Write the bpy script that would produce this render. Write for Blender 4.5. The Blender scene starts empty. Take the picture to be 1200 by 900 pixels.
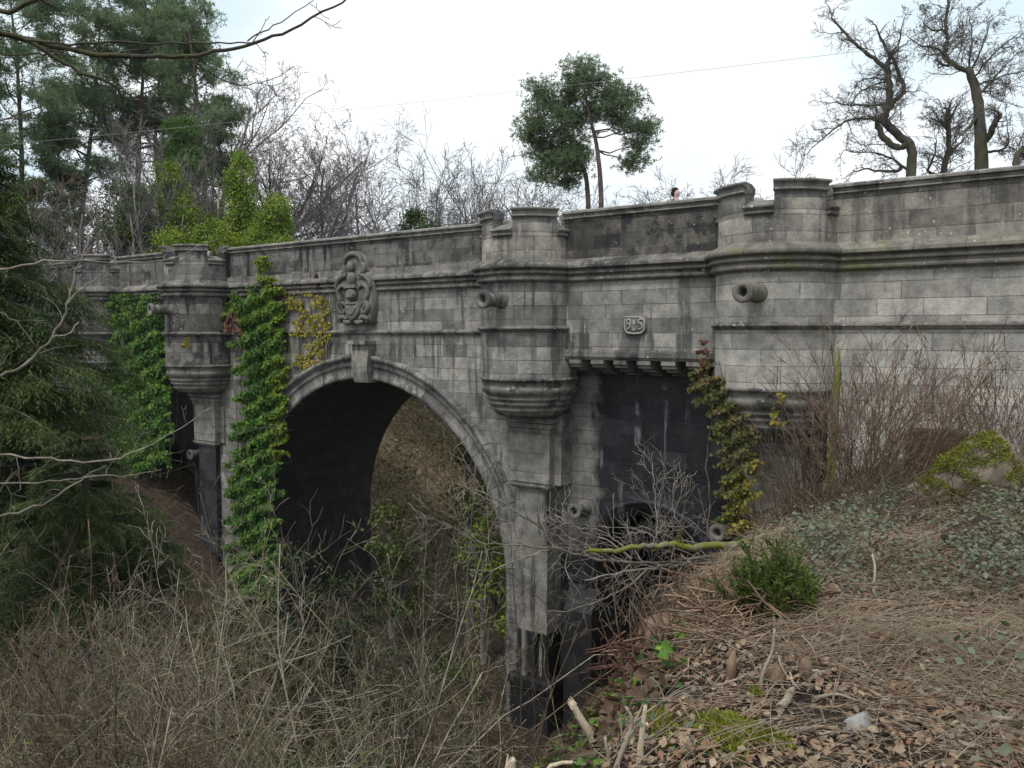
import bpy, math, random
import numpy as np
from mathutils import Vector, noise as mnoise

R = math.radians
C = bpy.context.scene.collection
scene = bpy.context.scene

# ------------------------------------------------------------------ geometry of the place
F = 960.0                                   # focal length in pixels of a 1200 px wide picture
PITCH = math.atan(60 / 960.0)
CP, SP = math.cos(PITCH), math.sin(PITCH)
U = np.array([0.81312, -0.58209])           # along the bridge, towards the near end
V = np.array([0.58209, 0.81312])            # across the bridge, away from the viewer
DA, DM, DL = 21.28, 20.70, 21.85                       # wall plane of the arch bay / of the projecting bays

def ray(px, py):
    dx, dy = (px - 600) / F, (450 - py) / F
    return np.array([dx, CP + dy * SP, -SP + dy * CP])
def at(px, py, Y):
    r = ray(px, py); return r * (Y / r[1])
def wall(s, d, z):
    p = U * s + V * d; return np.array([p[0], p[1], z])
def px2wall(px, py, d):
    r = ray(px, py); p = r * (d / (r[:2] @ V)); return p
def sm(a, b, x):
    t = np.clip((x - a) / (b - a), 0, 1); return t * t * (3 - 2 * t)
def softplus(x, k=0.6):
    return k * np.logaddexp(0, x / k)
def wob(x, y):
    return (0.20 * np.sin(x * .9 + 1.3 * np.sin(y * .5)) * np.sin(y * .8 + .7) + 0.10 * np.sin(x * 2.3 + y * 1.1) * np.sin(y * 2.9 - x * .6)
            + 0.035 * np.sin(x * 6.1 - y * 3.3) * np.sin(y * 5.7 + x * 2.2))
_bm = np.random.RandomState(12); _BX, _BY = _bm.uniform(-1, 11, 150), _bm.uniform(2.6, 14, 150); _BR, _BH = _bm.uniform(.16, .5, 150), _bm.uniform(-.09, .15, 150)
def hummocks(x, y):
    z = np.zeros(x.shape)
    if x.size and (x.max() > -2) and (y.min() < 16):
        for a, b, r, h in zip(_BX, _BY, _BR, _BH): z += h * np.exp(-((x - a) ** 2 + (y - b) ** 2) / (r * r))
    return z
def terrain(x, y):
    x = np.asarray(x, float); y = np.asarray(y, float)
    s = U[0] * x + U[1] * y; d = V[0] * x + V[1] * y
    se = -1.74 - .275 * (np.clip(d, -10, 30) - 2.44)
    e = se - s
    zb = -1.66 - .07 * np.clip(d - 3, 0, 17) + 4.0 * sm(22, 28, d)
    slope = .8 + .95 * sm(6, 14, d) - .5 * sm(28, 50, d)
    q = softplus(e, .28 + 1.3 * sm(6, 15, d) * (1 - sm(21, 26, d))); steep = 1 - sm(7, 13, d)
    zr = zb - slope * q * (1 - steep) - steep * (2.5 * np.minimum(q, 1.05) + 1.5 * np.maximum(q - 1.05, 0)) + 0 * softplus(e, .5 + 1.1 * sm(6, 15, d) * (1 - sm(21, 26, d)))
    sl = -27 - .75 * np.clip(21 - d, 0, 30)
    zl = np.minimum(-13 + .75 * softplus(sl - s, 1.5), -5 + 6.5 * sm(20, 30, d) + .02 * np.clip(d - 30, 0, 400))
    zf = np.minimum(-13 + .40 * np.clip(d - 29, 0, 1000), 1.0 + .05 * np.clip(d - 64, 0, 120))
    zs = -6.0 - 1.5 * np.maximum(0, x + 1.5 + .08 * (y - 8)) - .62 * np.maximum(0, y - 9.6) - .5 * np.maximum(0, 5.5 - y)     # a scrubby spur on the viewer's left
    z = np.maximum(np.maximum(np.maximum(zr, zl), zf), zs)
    z = z + 0.35 * np.log1p(np.exp(-np.abs(np.sort(np.stack([zr, zl, zf]), 0)[2] - np.sort(np.stack([zr, zl, zf]), 0)[1]) / .5))
    return z + wob(x, y) * (0.45 + .55 * sm(9, 16, y)) + hummocks(x, y)
def tz(x, y):
    return float(terrain(x, y))
def ground(px, py, lo=2.0, hi=60):
    """where the sight line through a picture point meets the ground"""
    r = ray(px, py); t0 = lo
    ts = np.linspace(lo, hi, 1400)
    P = r[None] * ts[:, None]
    below = P[:, 2] < terrain(P[:, 0], P[:, 1])
    i = int(np.argmax(below)) if below.any() else len(ts) - 1
    p = P[i].copy(); p[2] = tz(p[0], p[1]); return p

# ------------------------------------------------------------------ linking and tagging
def tag(o, label=None, cat=None, group=None, kind=None):
    if label: o['label'] = label
    if cat: o['category'] = cat
    if group: o['group'] = group
    if kind: o['kind'] = kind
    return o
def empty(name, loc, rz=0.0):
    o = bpy.data.objects.new(name, None); C.objects.link(o)
    o.location = loc; o.rotation_euler = (0, 0, rz); o.empty_display_size = .3
    return o
def mesh_obj(name, verts, faces, mat, parent=None, smooth=False, uv=None, mats=None, midx=None):
    """verts (n,3); faces: list of (m,k) int arrays; uv: per vertex (n,2)"""
    me = bpy.data.meshes.new(name)
    verts = np.ascontiguousarray(verts, dtype=np.float32)
    faces = [np.asarray(f, dtype=np.int32) for f in (faces if isinstance(faces, list) else [faces]) if len(f)]
    nv = len(verts); loops = np.concatenate([f.ravel() for f in faces]) if faces else np.zeros(0, np.int32)
    tot = np.concatenate([np.full(len(f), f.shape[1], np.int32) for f in faces]) if faces else np.zeros(0, np.int32)
    start = np.concatenate([[0], np.cumsum(tot)[:-1]]).astype(np.int32) if len(tot) else tot
    me.vertices.add(nv); me.vertices.foreach_set('co', verts.ravel())
    me.loops.add(len(loops)); me.loops.foreach_set('vertex_index', loops)
    me.polygons.add(len(tot)); me.polygons.foreach_set('loop_start', start)
    try: me.polygons.foreach_set('loop_total', tot)
    except Exception: pass
    if uv is not None:
        l = me.uv_layers.new(name='UVMap'); l.data.foreach_set('uv', np.ascontiguousarray(np.asarray(uv, np.float32)[loops]).ravel())
    if midx is not None: me.polygons.foreach_set('material_index', np.asarray(midx, np.int32))
    if smooth: me.polygons.foreach_set('use_smooth', np.ones(len(tot), bool))
    me.update(calc_edges=True)
    for m in (mats or [mat]): me.materials.append(m)
    o = bpy.data.objects.new(name, me); C.objects.link(o)
    if parent is not None: o.parent = parent
    return o

class Tubes:
    def __init__(self): self.g = {}
    def add(self, pts, rad, sides=4):
        self.g.setdefault((len(pts), sides), []).append((pts, rad)); return self
    def extend(self, o):
        for k, v in o.g.items(): self.g.setdefault(k, []).extend(v)
    def arrays(self, org=(0, 0, 0)):
        VV, FF, n0 = [], [], 0
        for (n, k), L in self.g.items():
            P = np.array([a for a, b in L], float); Rr = np.array([b for a, b in L], float)
            T = np.gradient(P, axis=1); T /= np.linalg.norm(T, axis=2, keepdims=True) + 1e-9
            main = P[:, -1] - P[:, 0]
            ref = np.where(np.abs(main[:, 2:3]) > .7 * np.linalg.norm(main, axis=1, keepdims=True), np.array([[1., .13, 0]]), np.array([[.1, .07, 1.]]))[:, None]
            A = np.cross(T, np.broadcast_to(ref, T.shape)); A /= np.linalg.norm(A, axis=2, keepdims=True) + 1e-9
            B = np.cross(T, A)
            th = np.arange(k) * 2 * math.pi / k
            ring = P[:, :, None] + Rr[:, :, None, None] * (np.cos(th)[None, None, :, None] * A[:, :, None] + np.sin(th)[None, None, :, None] * B[:, :, None])
            m = len(L); idx = np.arange(m * n * k).reshape(m, n, k) + n0
            a, b = idx[:, :-1], idx[:, 1:]
            q = np.stack([a, np.roll(a, -1, 2), np.roll(b, -1, 2), b], -1).reshape(-1, 4)
            VV.append(ring.reshape(-1, 3)); FF.append(q)
            if k >= 5:                       # close the ends of thick limbs
                for end in (0, n - 1):
                    c = np.arange(m) + n0 + m * n * k + (0 if end == 0 else m)
                    r_ = idx[:, end]
                    t3 = np.stack([r_, np.roll(r_, -1, 1), np.broadcast_to(c[:, None], r_.shape)], -1).reshape(-1, 3)
                    FF.append(t3); VV.append(P[:, end])
                n0 += 2 * m
            n0 += m * n * k
        return (np.concatenate(VV) - np.array(org), FF) if VV else (np.zeros((0, 3)), [])
    def build(self, name, mat, parent=None, org=(0, 0, 0), smooth=True):
        v, f = self.arrays(org); return mesh_obj(name, v, f, mat, parent, smooth)
    def count(self): return sum(len(v) for v in self.g.values())

def unit(a):
    a = np.asarray(a, float); return a / (np.linalg.norm(a, axis=-1, keepdims=True) + 1e-9)

def leaf_arrays(P, D, Nn, L, W, fold=.25, shape=4):
    """leaves at P pointing along D, facing Nn; length L and width W (arrays)"""
    P = np.asarray(P, float); n = len(P)
    D = unit(D); Nn = np.asarray(Nn, float); Nn = unit(Nn - D * (Nn * D).sum(1, keepdims=True)); S = np.cross(D, Nn)
    L = np.broadcast_to(np.asarray(L, float), (n,))[:, None]; W = np.broadcast_to(np.asarray(W, float), (n,))[:, None]
    if shape == 3:
        v = np.stack([P - S * W * .5, P + S * W * .5, P + D * L], 1)
        return v.reshape(-1, 3), [np.arange(n * 3).reshape(n, 3)]
    if shape == 4:
        m = P + D * L * .45 + Nn * W * fold
        v = np.stack([P, m - S * W * .5 , P + D * L - Nn * W * fold * .4, m + S * W * .5], 1)
        i = np.arange(n)[:, None] * 4
        f = np.concatenate([i + [0, 2, 1], i + [0, 3, 2]]); return v.reshape(-1, 3), [f]
    c = np.linspace(0, 1, 4)
    v = [P]
    for t, w in ((.25, .8), (.6, 1.0)):
        q = P + D * L * t + Nn * W * fold * w
        v += [q - S * W * .5 * w, P + D * L * t, q + S * W * .5 * w]
    v.append(P + D * L + Nn * W * fold * .9)
    v = np.stack(v, 1); i = np.arange(n)[:, None] * 8
    t3 = np.concatenate([i + [0, 2, 1], i + [0, 3, 2], i + [4, 5, 7], i + [5, 6, 7]])
    q4 = np.concatenate([i + [1, 2, 5, 4], i + [2, 3, 6, 5]])
    return v.reshape(-1, 3), [t3, q4]
def leaves_obj(name, P, D, Nn, L, W, mat, parent=None, org=(0, 0, 0), fold=.25, shape=4):
    v, f = leaf_arrays(P, D, Nn, L, W, fold, shape)
    return mesh_obj(name, v - np.array(org), f, mat, parent)

def box_arrays(x0, x1, y0, y1, z0, z1):
    v = np.array([(x, y, z) for z in (z0, z1) for y in (y0, y1) for x in (x0, x1)], float)
    f = np.array([(0, 2, 3, 1), (4, 5, 7, 6), (0, 1, 5, 4), (2, 6, 7, 3), (0, 4, 6, 2), (1, 3, 7, 5)])
    return v, f
class MB:
    """collects pieces of one part, with a UV in metres for every corner"""
    def __init__(self): self.v, self.f, self.u, self.n = [], [], [], 0
    def add(self, v, faces, uv=None):
        v = np.asarray(v, float)
        for f in (faces if isinstance(faces, list) else [faces]): self.f.append(np.asarray(f) + self.n)
        self.v.append(v); self.u.append(np.zeros((len(v), 2)) if uv is None else np.asarray(uv, float)); self.n += len(v); return self
    def quads(self, q):
        """list of quads of 3D corners; uv = (along, up) by the dominant axis"""
        for c in q:
            c = np.array(c, float); nrm = np.abs(np.cross(c[1] - c[0], c[2] - c[0]))
            if nrm[2] >= max(nrm[0], nrm[1]): uv = c[:, :2] + (0, .11)
            elif nrm[1] >= nrm[0]: uv = c[:, [0, 2]]
            else: uv = c[:, [1, 2]]
            self.add(c, np.array([[0, 1, 2, 3]]), uv)
        return self
    def box(self, x0, x1, y0, y1, z0, z1):
        v, f = box_arrays(x0, x1, y0, y1, z0, z1)
        return self.quads([v[k] for k in f])
    def build(self, name, mat, parent=None, smooth=False, org=None):
        v = np.concatenate(self.v)
        if org is not None: v = v - np.array(org)
        o = mesh_obj(name, v, self.f, mat, parent, smooth, uv=np.concatenate(self.u)); return o

# ------------------------------------------------------------------ materials
def new_mat(name):
    m = bpy.data.materials.new(name); m.use_nodes = True
    nt = m.node_tree; b = nt.nodes['Principled BSDF']; b.inputs['Specular IOR Level'].default_value = .25
    return m, nt, b
def nd(nt, t, **kw):
    n = nt.nodes.new(t)
    for k, v in kw.items(): setattr(n, k, v)
    return n
def mixc(nt, fac, a, b, mode='MIX'):
    m = nd(nt, 'ShaderNodeMix', data_type='RGBA', blend_type=mode)
    for i, x in ((0, fac), (6, a), (7, b)):
        if hasattr(x, 'links'): nt.links.new(x, m.inputs[i])
        elif i == 0: m.inputs[0].default_value = x
        else: m.inputs[i].default_value = (*x, 1)
    return m.outputs[2]
def ramp(nt, src, a, b, lo=0.0, hi=1.0):
    m = nd(nt, 'ShaderNodeMapRange'); m.inputs[1].default_value = a; m.inputs[2].default_value = b
    m.inputs[3].default_value = lo; m.inputs[4].default_value = hi
    m.interpolation_type = 'SMOOTHSTEP'
    nt.links.new(src, m.inputs[0]); return m.outputs[0]
def math_(nt, op, a, b=None):
    m = nd(nt, 'ShaderNodeMath', operation=op)
    for i, x in enumerate((a, b)):
        if x is None: continue
        if hasattr(x, 'links'): nt.links.new(x, m.inputs[i])
        else: m.inputs[i].default_value = x
    return m.outputs[0]
def noise_(nt, vec, scale, detail=4, rough=.55, sc=None):
    if sc is not None:
        mp = nd(nt, 'ShaderNodeMapping'); mp.inputs['Scale'].default_value = sc; nt.links.new(vec, mp.inputs[0]); vec = mp.outputs[0]
    n = nd(nt, 'ShaderNodeTexNoise'); n.inputs['Scale'].default_value = scale; n.inputs['Detail'].default_value = detail
    n.inputs['Roughness'].default_value = rough; nt.links.new(vec, n.inputs['Vector']); return n.outputs[0]

def stone(name, c1, c2, bw=1.2, rh=.40, mortar=(.10, .095, .09), black=.35, streak=.5, lichen=.3, green=0.0, joints=True, rough=.9, rock=.6, pale_joint=.35, white_run=0.0, fleck=.45, edge=None, bump=.035, jf=.62):
    m, nt, b = new_mat(name)
    tc = nd(nt, 'ShaderNodeTexCoord'); uv = tc.outputs['UV']; ob = tc.outputs['Object']
    sep = nd(nt, 'ShaderNodeSeparateXYZ'); nt.links.new(uv, sep.inputs[0])
    row = math_(nt, 'FLOOR', math_(nt, 'DIVIDE', sep.outputs[1], rh))
    cmb = nd(nt, 'ShaderNodeCombineXYZ'); nt.links.new(math_(nt, 'MULTIPLY', sep.outputs[0], .55), cmb.inputs[0]); nt.links.new(math_(nt, 'MULTIPLY', row, 3.71), cmb.inputs[1])
    sh = noise_(nt, cmb.outputs[0], 1.0, 1)
    u2 = math_(nt, 'ADD', sep.outputs[0], math_(nt, 'MULTIPLY', sh, 1.5))
    cm2 = nd(nt, 'ShaderNodeCombineXYZ'); nt.links.new(u2, cm2.inputs[0])
    jit = noise_(nt, ob, 3.0, 2)
    nt.links.new(math_(nt, 'ADD', sep.outputs[1], math_(nt, 'MULTIPLY', jit, .012)), cm2.inputs[1])
    br = nd(nt, 'ShaderNodeTexBrick'); nt.links.new(cm2.outputs[0], br.inputs['Vector'])
    br.inputs['Scale'].default_value = 1; br.inputs['Brick Width'].default_value = bw; br.inputs['Row Height'].default_value = rh
    br.inputs['Mortar Size'].default_value = .011 if joints else 0.0; br.inputs['Mortar Smooth'].default_value = .25
    br.inputs['Color1'].default_value = (*c1, 1); br.inputs['Color2'].default_value = (*c2, 1); br.inputs['Mortar'].default_value = (*c1, 1)
    br.offset = .5
    col = br.outputs['Color']; fac = br.outputs['Fac']
    grain = noise_(nt, ob, 16, 6, .7); mott = noise_(nt, ob, 2.6, 5, .6)
    col = mixc(nt, 1.0, col, mixc(nt, grain, (.55, .55, .56), (1.45, 1.43, 1.38)), 'MULTIPLY')
    col = mixc(nt, 1.0, col, mixc(nt, ramp(nt, mott, .3, .7), (.70, .70, .71), (1.2, 1.19, 1.15)), 'MULTIPLY')
    if joints:
        jn = noise_(nt, ob, 1.3, 3)
        jc = mixc(nt, ramp(nt, jn, .5, .62), mortar, (c2[0] * 1.7, c2[1] * 1.7, c2[2] * 1.65))
        jc = mixc(nt, pale_joint, mortar, jc)
        col = mixc(nt, math_(nt, 'MULTIPLY', fac, jf), col, jc)
    # run-off streaks and sooty growth: stains with a shape of their own
    st = noise_(nt, ob, 1.0, 5, .62, (2.6, 2.6, .22)); st2 = noise_(nt, ob, .45, 3, .5); so_ = nd(nt, 'ShaderNodeSeparateXYZ'); nt.links.new(ob, so_.inputs[0])
    zz = so_.outputs[2]; b1 = math_(nt, 'MULTIPLY', ramp(nt, zz, 13.9, 14.9), ramp(nt, zz, 14.95, 15.0, 1, 0)); b2 = math_(nt, 'MULTIPLY', ramp(nt, zz, 12.0, 13.3), ramp(nt, zz, 13.45, 13.5, 1, 0)); b3 = math_(nt, 'MULTIPLY', ramp(nt, zz, 15.7, 16.8), .8)
    st = math_(nt, 'ADD', st, math_(nt, 'MULTIPLY', math_(nt, 'ADD', math_(nt, 'ADD', b1, b2), b3), .075))
    f = math_(nt, 'MULTIPLY', ramp(nt, st, .52, .64), ramp(nt, st2, .36, .55)); f = math_(nt, 'MULTIPLY', f, streak)
    col = mixc(nt, f, col, (.022, .022, .027))
    bl = noise_(nt, ob, 1.7, 8, .68); bl2 = noise_(nt, ob, .5, 2)
    f = math_(nt, 'MULTIPLY', ramp(nt, bl, .49, .58), math_(nt, 'MULTIPLY', ramp(nt, bl2, .35, .65, .35, 1), black))
    col = mixc(nt, f, col, (.025, .025, .028))
    if white_run:
        wr = noise_(nt, ob, 1.0, 5, .65, (3.2, 3.2, .22)); wn = noise_(nt, ob, 1.4, 4)
        f = math_(nt, 'MULTIPLY', math_(nt, 'MULTIPLY', ramp(nt, wr, .54, .72), ramp(nt, wn, .42, .6)), white_run)
        col = mixc(nt, f, col, (.30, .30, .32))
    if fleck:
        fn = noise_(nt, ob, 26, 4, .7); fp = noise_(nt, ob, 1.15, 3)
        f = math_(nt, 'MULTIPLY', math_(nt, 'MULTIPLY', ramp(nt, fn, .52, .68), ramp(nt, fp, .46, .62)), fleck)
        col = mixc(nt, f, col, (.46, .455, .435))
    if lichen:
        vo = nd(nt, 'ShaderNodeTexVoronoi'); vo.inputs['Scale'].default_value = 5.5; nt.links.new(ob, vo.inputs['Vector'])
        ln = noise_(nt, ob, 9, 3); g = noise_(nt, ob, .9, 2)
        dd = math_(nt, 'ADD', vo.outputs['Distance'], math_(nt, 'MULTIPLY', math_(nt, 'SUBTRACT', ln, .5), .35))
        f = math_(nt, 'MULTIPLY', ramp(nt, dd, .10, .16, 1, 0), math_(nt, 'MULTIPLY', ramp(nt, g, .47, .58), lichen))
        col = mixc(nt, f, col, (.62, .62, .6))
    if green:
        gn = noise_(nt, ob, 1.1, 5)
        col = mixc(nt, math_(nt, 'MULTIPLY', ramp(nt, gn, .48, .66), green), col, (.13, .15, .05))
    if edge:                                  # the sooty wet stain ends in a ragged upright edge against the clean stone
        en = noise_(nt, ob, 1.1, 5, .65, (1.4, 1.4, 1.0)); ex = math_(nt, 'ADD', so_.outputs[0], math_(nt, 'MULTIPLY', math_(nt, 'SUBTRACT', en, .5), 1.5))
        ef = math_(nt, 'MULTIPLY', ramp(nt, ex, edge - .22, edge + .22, 1, 0), ramp(nt, so_.outputs[0], 4, 5))
        ef = math_(nt, 'MULTIPLY', ef, ramp(nt, so_.outputs[2], 6.4, 8.0))
        pale = mixc(nt, 1.0, mixc(nt, grain, (.55, .55, .56), (1.3, 1.28, 1.24)), mixc(nt, ramp(nt, mott, .3, .7), (.14, .136, .13), (.28, .272, .255)), 'MULTIPLY')
        pale = mixc(nt, math_(nt, 'MULTIPLY', fac, .6), pale, mortar)
        col = mixc(nt, ef, col, pale)
    nt.links.new(col, b.inputs['Base Color']); b.inputs['Roughness'].default_value = rough
    rk = noise_(nt, ob, 11, 5, .62)
    h = math_(nt, 'ADD', math_(nt, 'MULTIPLY', rk, rock), math_(nt, 'MULTIPLY', grain, .25))
    if joints: h = math_(nt, 'SUBTRACT', h, math_(nt, 'MULTIPLY', fac, .55))
    bp = nd(nt, 'ShaderNodeBump'); bp.inputs['Strength'].default_value = .75; bp.inputs['Distance'].default_value = bump
    nt.links.new(h, bp.inputs['Height']); nt.links.new(bp.outputs[0], b.inputs['Normal'])
    return m

def bark(name, c1, c2, scale=8, moss=0.0, mossc=(.09, .11, .02), rough=.9, island=0.0, mt0=.42):
    m, nt, b = new_mat(name)
    tc = nd(nt, 'ShaderNodeTexCoord'); ob = tc.outputs['Object']
    col = mixc(nt, ramp(nt, noise_(nt, ob, scale, 5, .65, (1, 1, .5)), .3, .7), c1, c2)
    if island:
        g = nd(nt, 'ShaderNodeNewGeometry')
        col = mixc(nt, 1.0, col, mixc(nt, g.outputs['Random Per Island'], (1 - island,) * 3, (1 + island, 1 + island, 1 + island * .9)), 'MULTIPLY')
    if moss: col = mixc(nt, math_(nt, 'MULTIPLY', ramp(nt, noise_(nt, ob, 3.5, 5), mt0, mt0 + .14), moss), col, mossc)
    nt.links.new(col, b.inputs['Base Color']); b.inputs['Roughness'].default_value = rough
    bp = nd(nt, 'ShaderNodeBump'); bp.inputs['Strength'].default_value = .6; bp.inputs['Distance'].default_value = .02
    nt.links.new(noise_(nt, ob, scale * 3, 4, .6, (1, 1, .3)), bp.inputs['Height']); nt.links.new(bp.outputs[0], b.inputs['Normal'])
    return m
def leafm(name, cols, rough=.55, trans=.25, spec=.3, clump=1.2):
    """colour drawn per leaf from cols, in drifts"""
    m, nt, b = new_mat(name)
    g = nd(nt, 'ShaderNodeNewGeometry'); tc = nd(nt, 'ShaderNodeTexCoord')
    n = noise_(nt, tc.outputs['Object'], clump, 3)
    v = math_(nt, 'ADD', math_(nt, 'MULTIPLY', g.outputs['Random Per Island'], .55), math_(nt, 'MULTIPLY', ramp(nt, n, .3, .7), .45))
    r = nd(nt, 'ShaderNodeValToRGB'); e = r.color_ramp.elements
    e[0].position = 0; e[0].color = (*cols[0], 1); e[1].position = 1; e[1].color = (*cols[-1], 1)
    for i, c in enumerate(cols[1:-1]): q = e.new((i + 1) / (len(cols) - 1)); q.color = (*c, 1)
    nt.links.new(v, r.inputs[0]); nt.links.new(r.outputs[0], b.inputs['Base Color'])
    b.inputs['Roughness'].default_value = rough; b.inputs['Specular IOR Level'].default_value = spec
    if trans:
        t = nd(nt, 'ShaderNodeBsdfTranslucent'); nt.links.new(r.outputs[0], t.inputs[0])
        mx = nd(nt, 'ShaderNodeMixShader'); mx.inputs[0].default_value = trans
        nt.links.new(b.outputs[0], mx.inputs[1]); nt.links.new(t.outputs[0], mx.inputs[2])
        nt.links.new(mx.outputs[0], nt.nodes['Material Output'].inputs[0])
    return m
def plain(name, c, rough=.8):
    m, nt, b = new_mat(name); tc = nd(nt, 'ShaderNodeTexCoord')
    n = noise_(nt, tc.outputs['Object'], 14, 4)
    nt.links.new(mixc(nt, n, tuple(x * .75 for x in c), tuple(x * 1.25 for x in c)), b.inputs['Base Color']); b.inputs['Roughness'].default_value = rough
    return m

M = {}
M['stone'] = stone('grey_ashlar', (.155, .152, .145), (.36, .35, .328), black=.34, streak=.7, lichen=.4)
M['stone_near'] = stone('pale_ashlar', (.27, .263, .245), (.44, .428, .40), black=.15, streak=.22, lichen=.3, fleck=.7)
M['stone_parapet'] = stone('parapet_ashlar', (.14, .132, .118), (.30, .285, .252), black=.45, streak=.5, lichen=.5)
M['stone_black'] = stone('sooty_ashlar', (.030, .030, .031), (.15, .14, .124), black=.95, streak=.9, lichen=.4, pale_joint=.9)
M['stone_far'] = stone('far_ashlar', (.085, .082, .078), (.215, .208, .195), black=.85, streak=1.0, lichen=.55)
M['stone_wet'] = stone('wet_black_ashlar', (.009, .0095, .013), (.038, .039, .047), edge=9.45, black=.5, streak=.5, lichen=.05, jf=.6, mortar=(.004, .004, .006), rough=.45, white_run=1.0, pale_joint=.9, bw=1.45, rh=.43, fleck=.12)
M['stone_wet_far'] = stone('wet_black_shaft', (.020, .021, .025), (.05, .05, .056), black=.5, streak=.3, lichen=.05, white_run=.9, rough=.5, fleck=.05, mortar=(.01, .01, .012))
M['stone_wet_shade'] = stone('wet_shaded_pier', (.016, .016, .018), (.034, .034, .036), black=.5, streak=.4, lichen=.02, white_run=.06, rough=.55, fleck=.03, mortar=(.01, .01, .012))  # wet black pier stone; on the return wall it stands in for shadow
M['stone_quoin'] = stone('quoin_ashlar', (.21, .205, .195), (.29, .283, .27), bw=3.0, rh=.43, black=.5, streak=.9, lichen=.1)
M['stone_plain'] = stone('dressed_stone', (.185, .178, .166), (.25, .242, .225), bw=1.1, rh=.6, joints=False, black=.35, streak=.55, lichen=.35, rock=.2)
M['stone_plate'] = stone('plaque_stone', (.17, .165, .155), (.2, .195, .185), joints=False, black=.15, streak=.1, lichen=.05, rock=.1, fleck=0)
M['stone_raised'] = stone('raised_numeral_stone', (.40, .39, .37), (.46, .45, .43), joints=False, black=.05, streak=0, lichen=0, rock=.1, fleck=0)
M['stone_shaft'] = stone('shaft_stone', (.22, .215, .198), (.27, .262, .24), bw=3.0, rh=.62, black=.5, streak=.95, lichen=.1, rock=.2, fleck=.3)
M['moulding'] = stone('moulded_stone', (.165, .158, .145), (.225, .216, .198), bw=1.1, bump=.014, rh=9, black=.85, streak=.6, lichen=.6, rock=.25, mortar=(.05, .05, .05), pale_joint=.1)
M['moulding_green'] = stone('algae_moulding', (.18, .17, .15), (.24, .23, .20), bw=1.1, bump=.014, rh=9, black=.35, streak=.3, lichen=.6, rock=.2, mortar=(.05, .05, .05), green=.75, pale_joint=.1)
M['coping'] = stone('coping_stone', (.22, .215, .20), (.32, .312, .292), bw=.95, bump=.014, rh=9, black=.6, streak=.25, lichen=1.3, rock=.3, mortar=(.05, .05, .05), pale_joint=.2)
M['voussoir'] = stone('voussoir_stone', (.16, .157, .152), (.25, .245, .235), bw=.62, rh=9, black=.65, streak=.8, lichen=.25, rock=.3, mortar=(.02, .02, .02), jf=1.0, pale_joint=.15)
M['carved'] = stone('carved_stone', (.15, .145, .135), (.21, .203, .19), joints=False, black=.7, streak=.4, lichen=.6, rock=.5)
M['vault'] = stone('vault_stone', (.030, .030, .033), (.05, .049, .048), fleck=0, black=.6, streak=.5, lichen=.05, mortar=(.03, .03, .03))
M['bark_grey'] = bark('grey_bark', (.075, .068, .062), (.15, .14, .128), 6)
M['bark_oak'] = bark('oak_bark', (.05, .045, .04), (.115, .105, .092), 5, moss=.5, mossc=(.085, .085, .035))
M['bark_pine'] = bark('pine_bark', (.07, .055, .05), (.16, .115, .095), 4)
M['bark_birch'] = bark('birch_bark', (.10, .09, .085), (.36, .345, .33), 2.5)
M['twig'] = bark('grey_twig', (.10, .09, .085), (.17, .155, .145), 10, island=.3)
M['twig_far'] = bark('far_twig', (.12, .108, .112), (.20, .182, .188), 10, island=.3)
M['twig_pale'] = bark('lichened_twig', (.17, .148, .112), (.42, .375, .295), 9, island=.3)
M['twig_olive'] = bark('olive_twig', (.075, .067, .035), (.30, .27, .165), 9, island=.4)
M['twig_brown'] = bark('brown_twig', (.04, .028, .02), (.165, .12, .085), 9, island=.4)
M['twig_red'] = bark('red_twig', (.08, .054, .039), (.26, .182, .13), 9, island=.35)
M['twig_mid'] = bark('weathered_twig', (.105, .09, .075), (.27, .245, .21), 7, island=.35)
M['branch_dark'] = bark('mossy_dark_branch', (.035, .032, .03), (.085, .08, .072), 12, moss=.55, mossc=(.085, .085, .02))
M['branch_moss'] = bark('moss_covered_branch', (.12, .11, .08), (.2, .19, .13), 6, moss=1.0, mossc=(.14, .16, .018), mt0=.44)
M['wood_pale'] = bark('broken_pale_wood', (.38, .30, .21), (.58, .49, .37), 14)
M['wood_grey'] = bark('weathered_stick', (.22, .18, .135), (.36, .305, .24), 14, island=.2)
M['wood_mixed'] = bark('mixed_brush', (.10, .055, .038), (.26, .18, .125), 6, island=.6)
M['wood_brown'] = bark('brown_stick', (.12, .08, .055), (.24, .165, .115), 14, island=.25)
M['ivy'] = leafm('ivy_leaf', [(.018, .06, .012), (.045, .125, .018), (.10, .21, .026), (.22, .31, .038)], trans=.25, clump=1.6)
M['ivy_bright'] = leafm('bright_ivy_leaf', [(.08, .15, .014), (.14, .22, .02), (.21, .29, .028), (.31, .36, .04)], trans=.3, clump=.7)  # bright yellow-green leaf colours
M['ivy_yellow'] = leafm('yellow_ivy_leaf', [(.13, .16, .02), (.27, .25, .03), (.40, .33, .045), (.42, .28, .07)], trans=.3, clump=1.2)
M['ivy_mixed'] = leafm('mixed_creeper_leaf', [(.035, .065, .015), (.065, .085, .02), (.12, .10, .03), (.15, .085, .035)], trans=.2)
M['creeper_red'] = leafm('red_creeper_leaf', [(.07, .03, .018), (.12, .045, .025), (.16, .08, .05)], trans=.2)
M['needle_dark'] = leafm('dark_drooping_needles', [(.018, .038, .012), (.04, .07, .018), (.075, .112, .025), (.14, .17, .036)], trans=.35, clump=.75)
M['needle_pine'] = leafm('blue_green_pine_needles', [(.085, .135, .075), (.15, .22, .11), (.25, .33, .165)], trans=.5, clump=.45)
M['needle_spruce'] = leafm('mid_green_needles', [(.06, .125, .03), (.105, .19, .05), (.16, .25, .07)], trans=.5, clump=.6)
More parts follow.
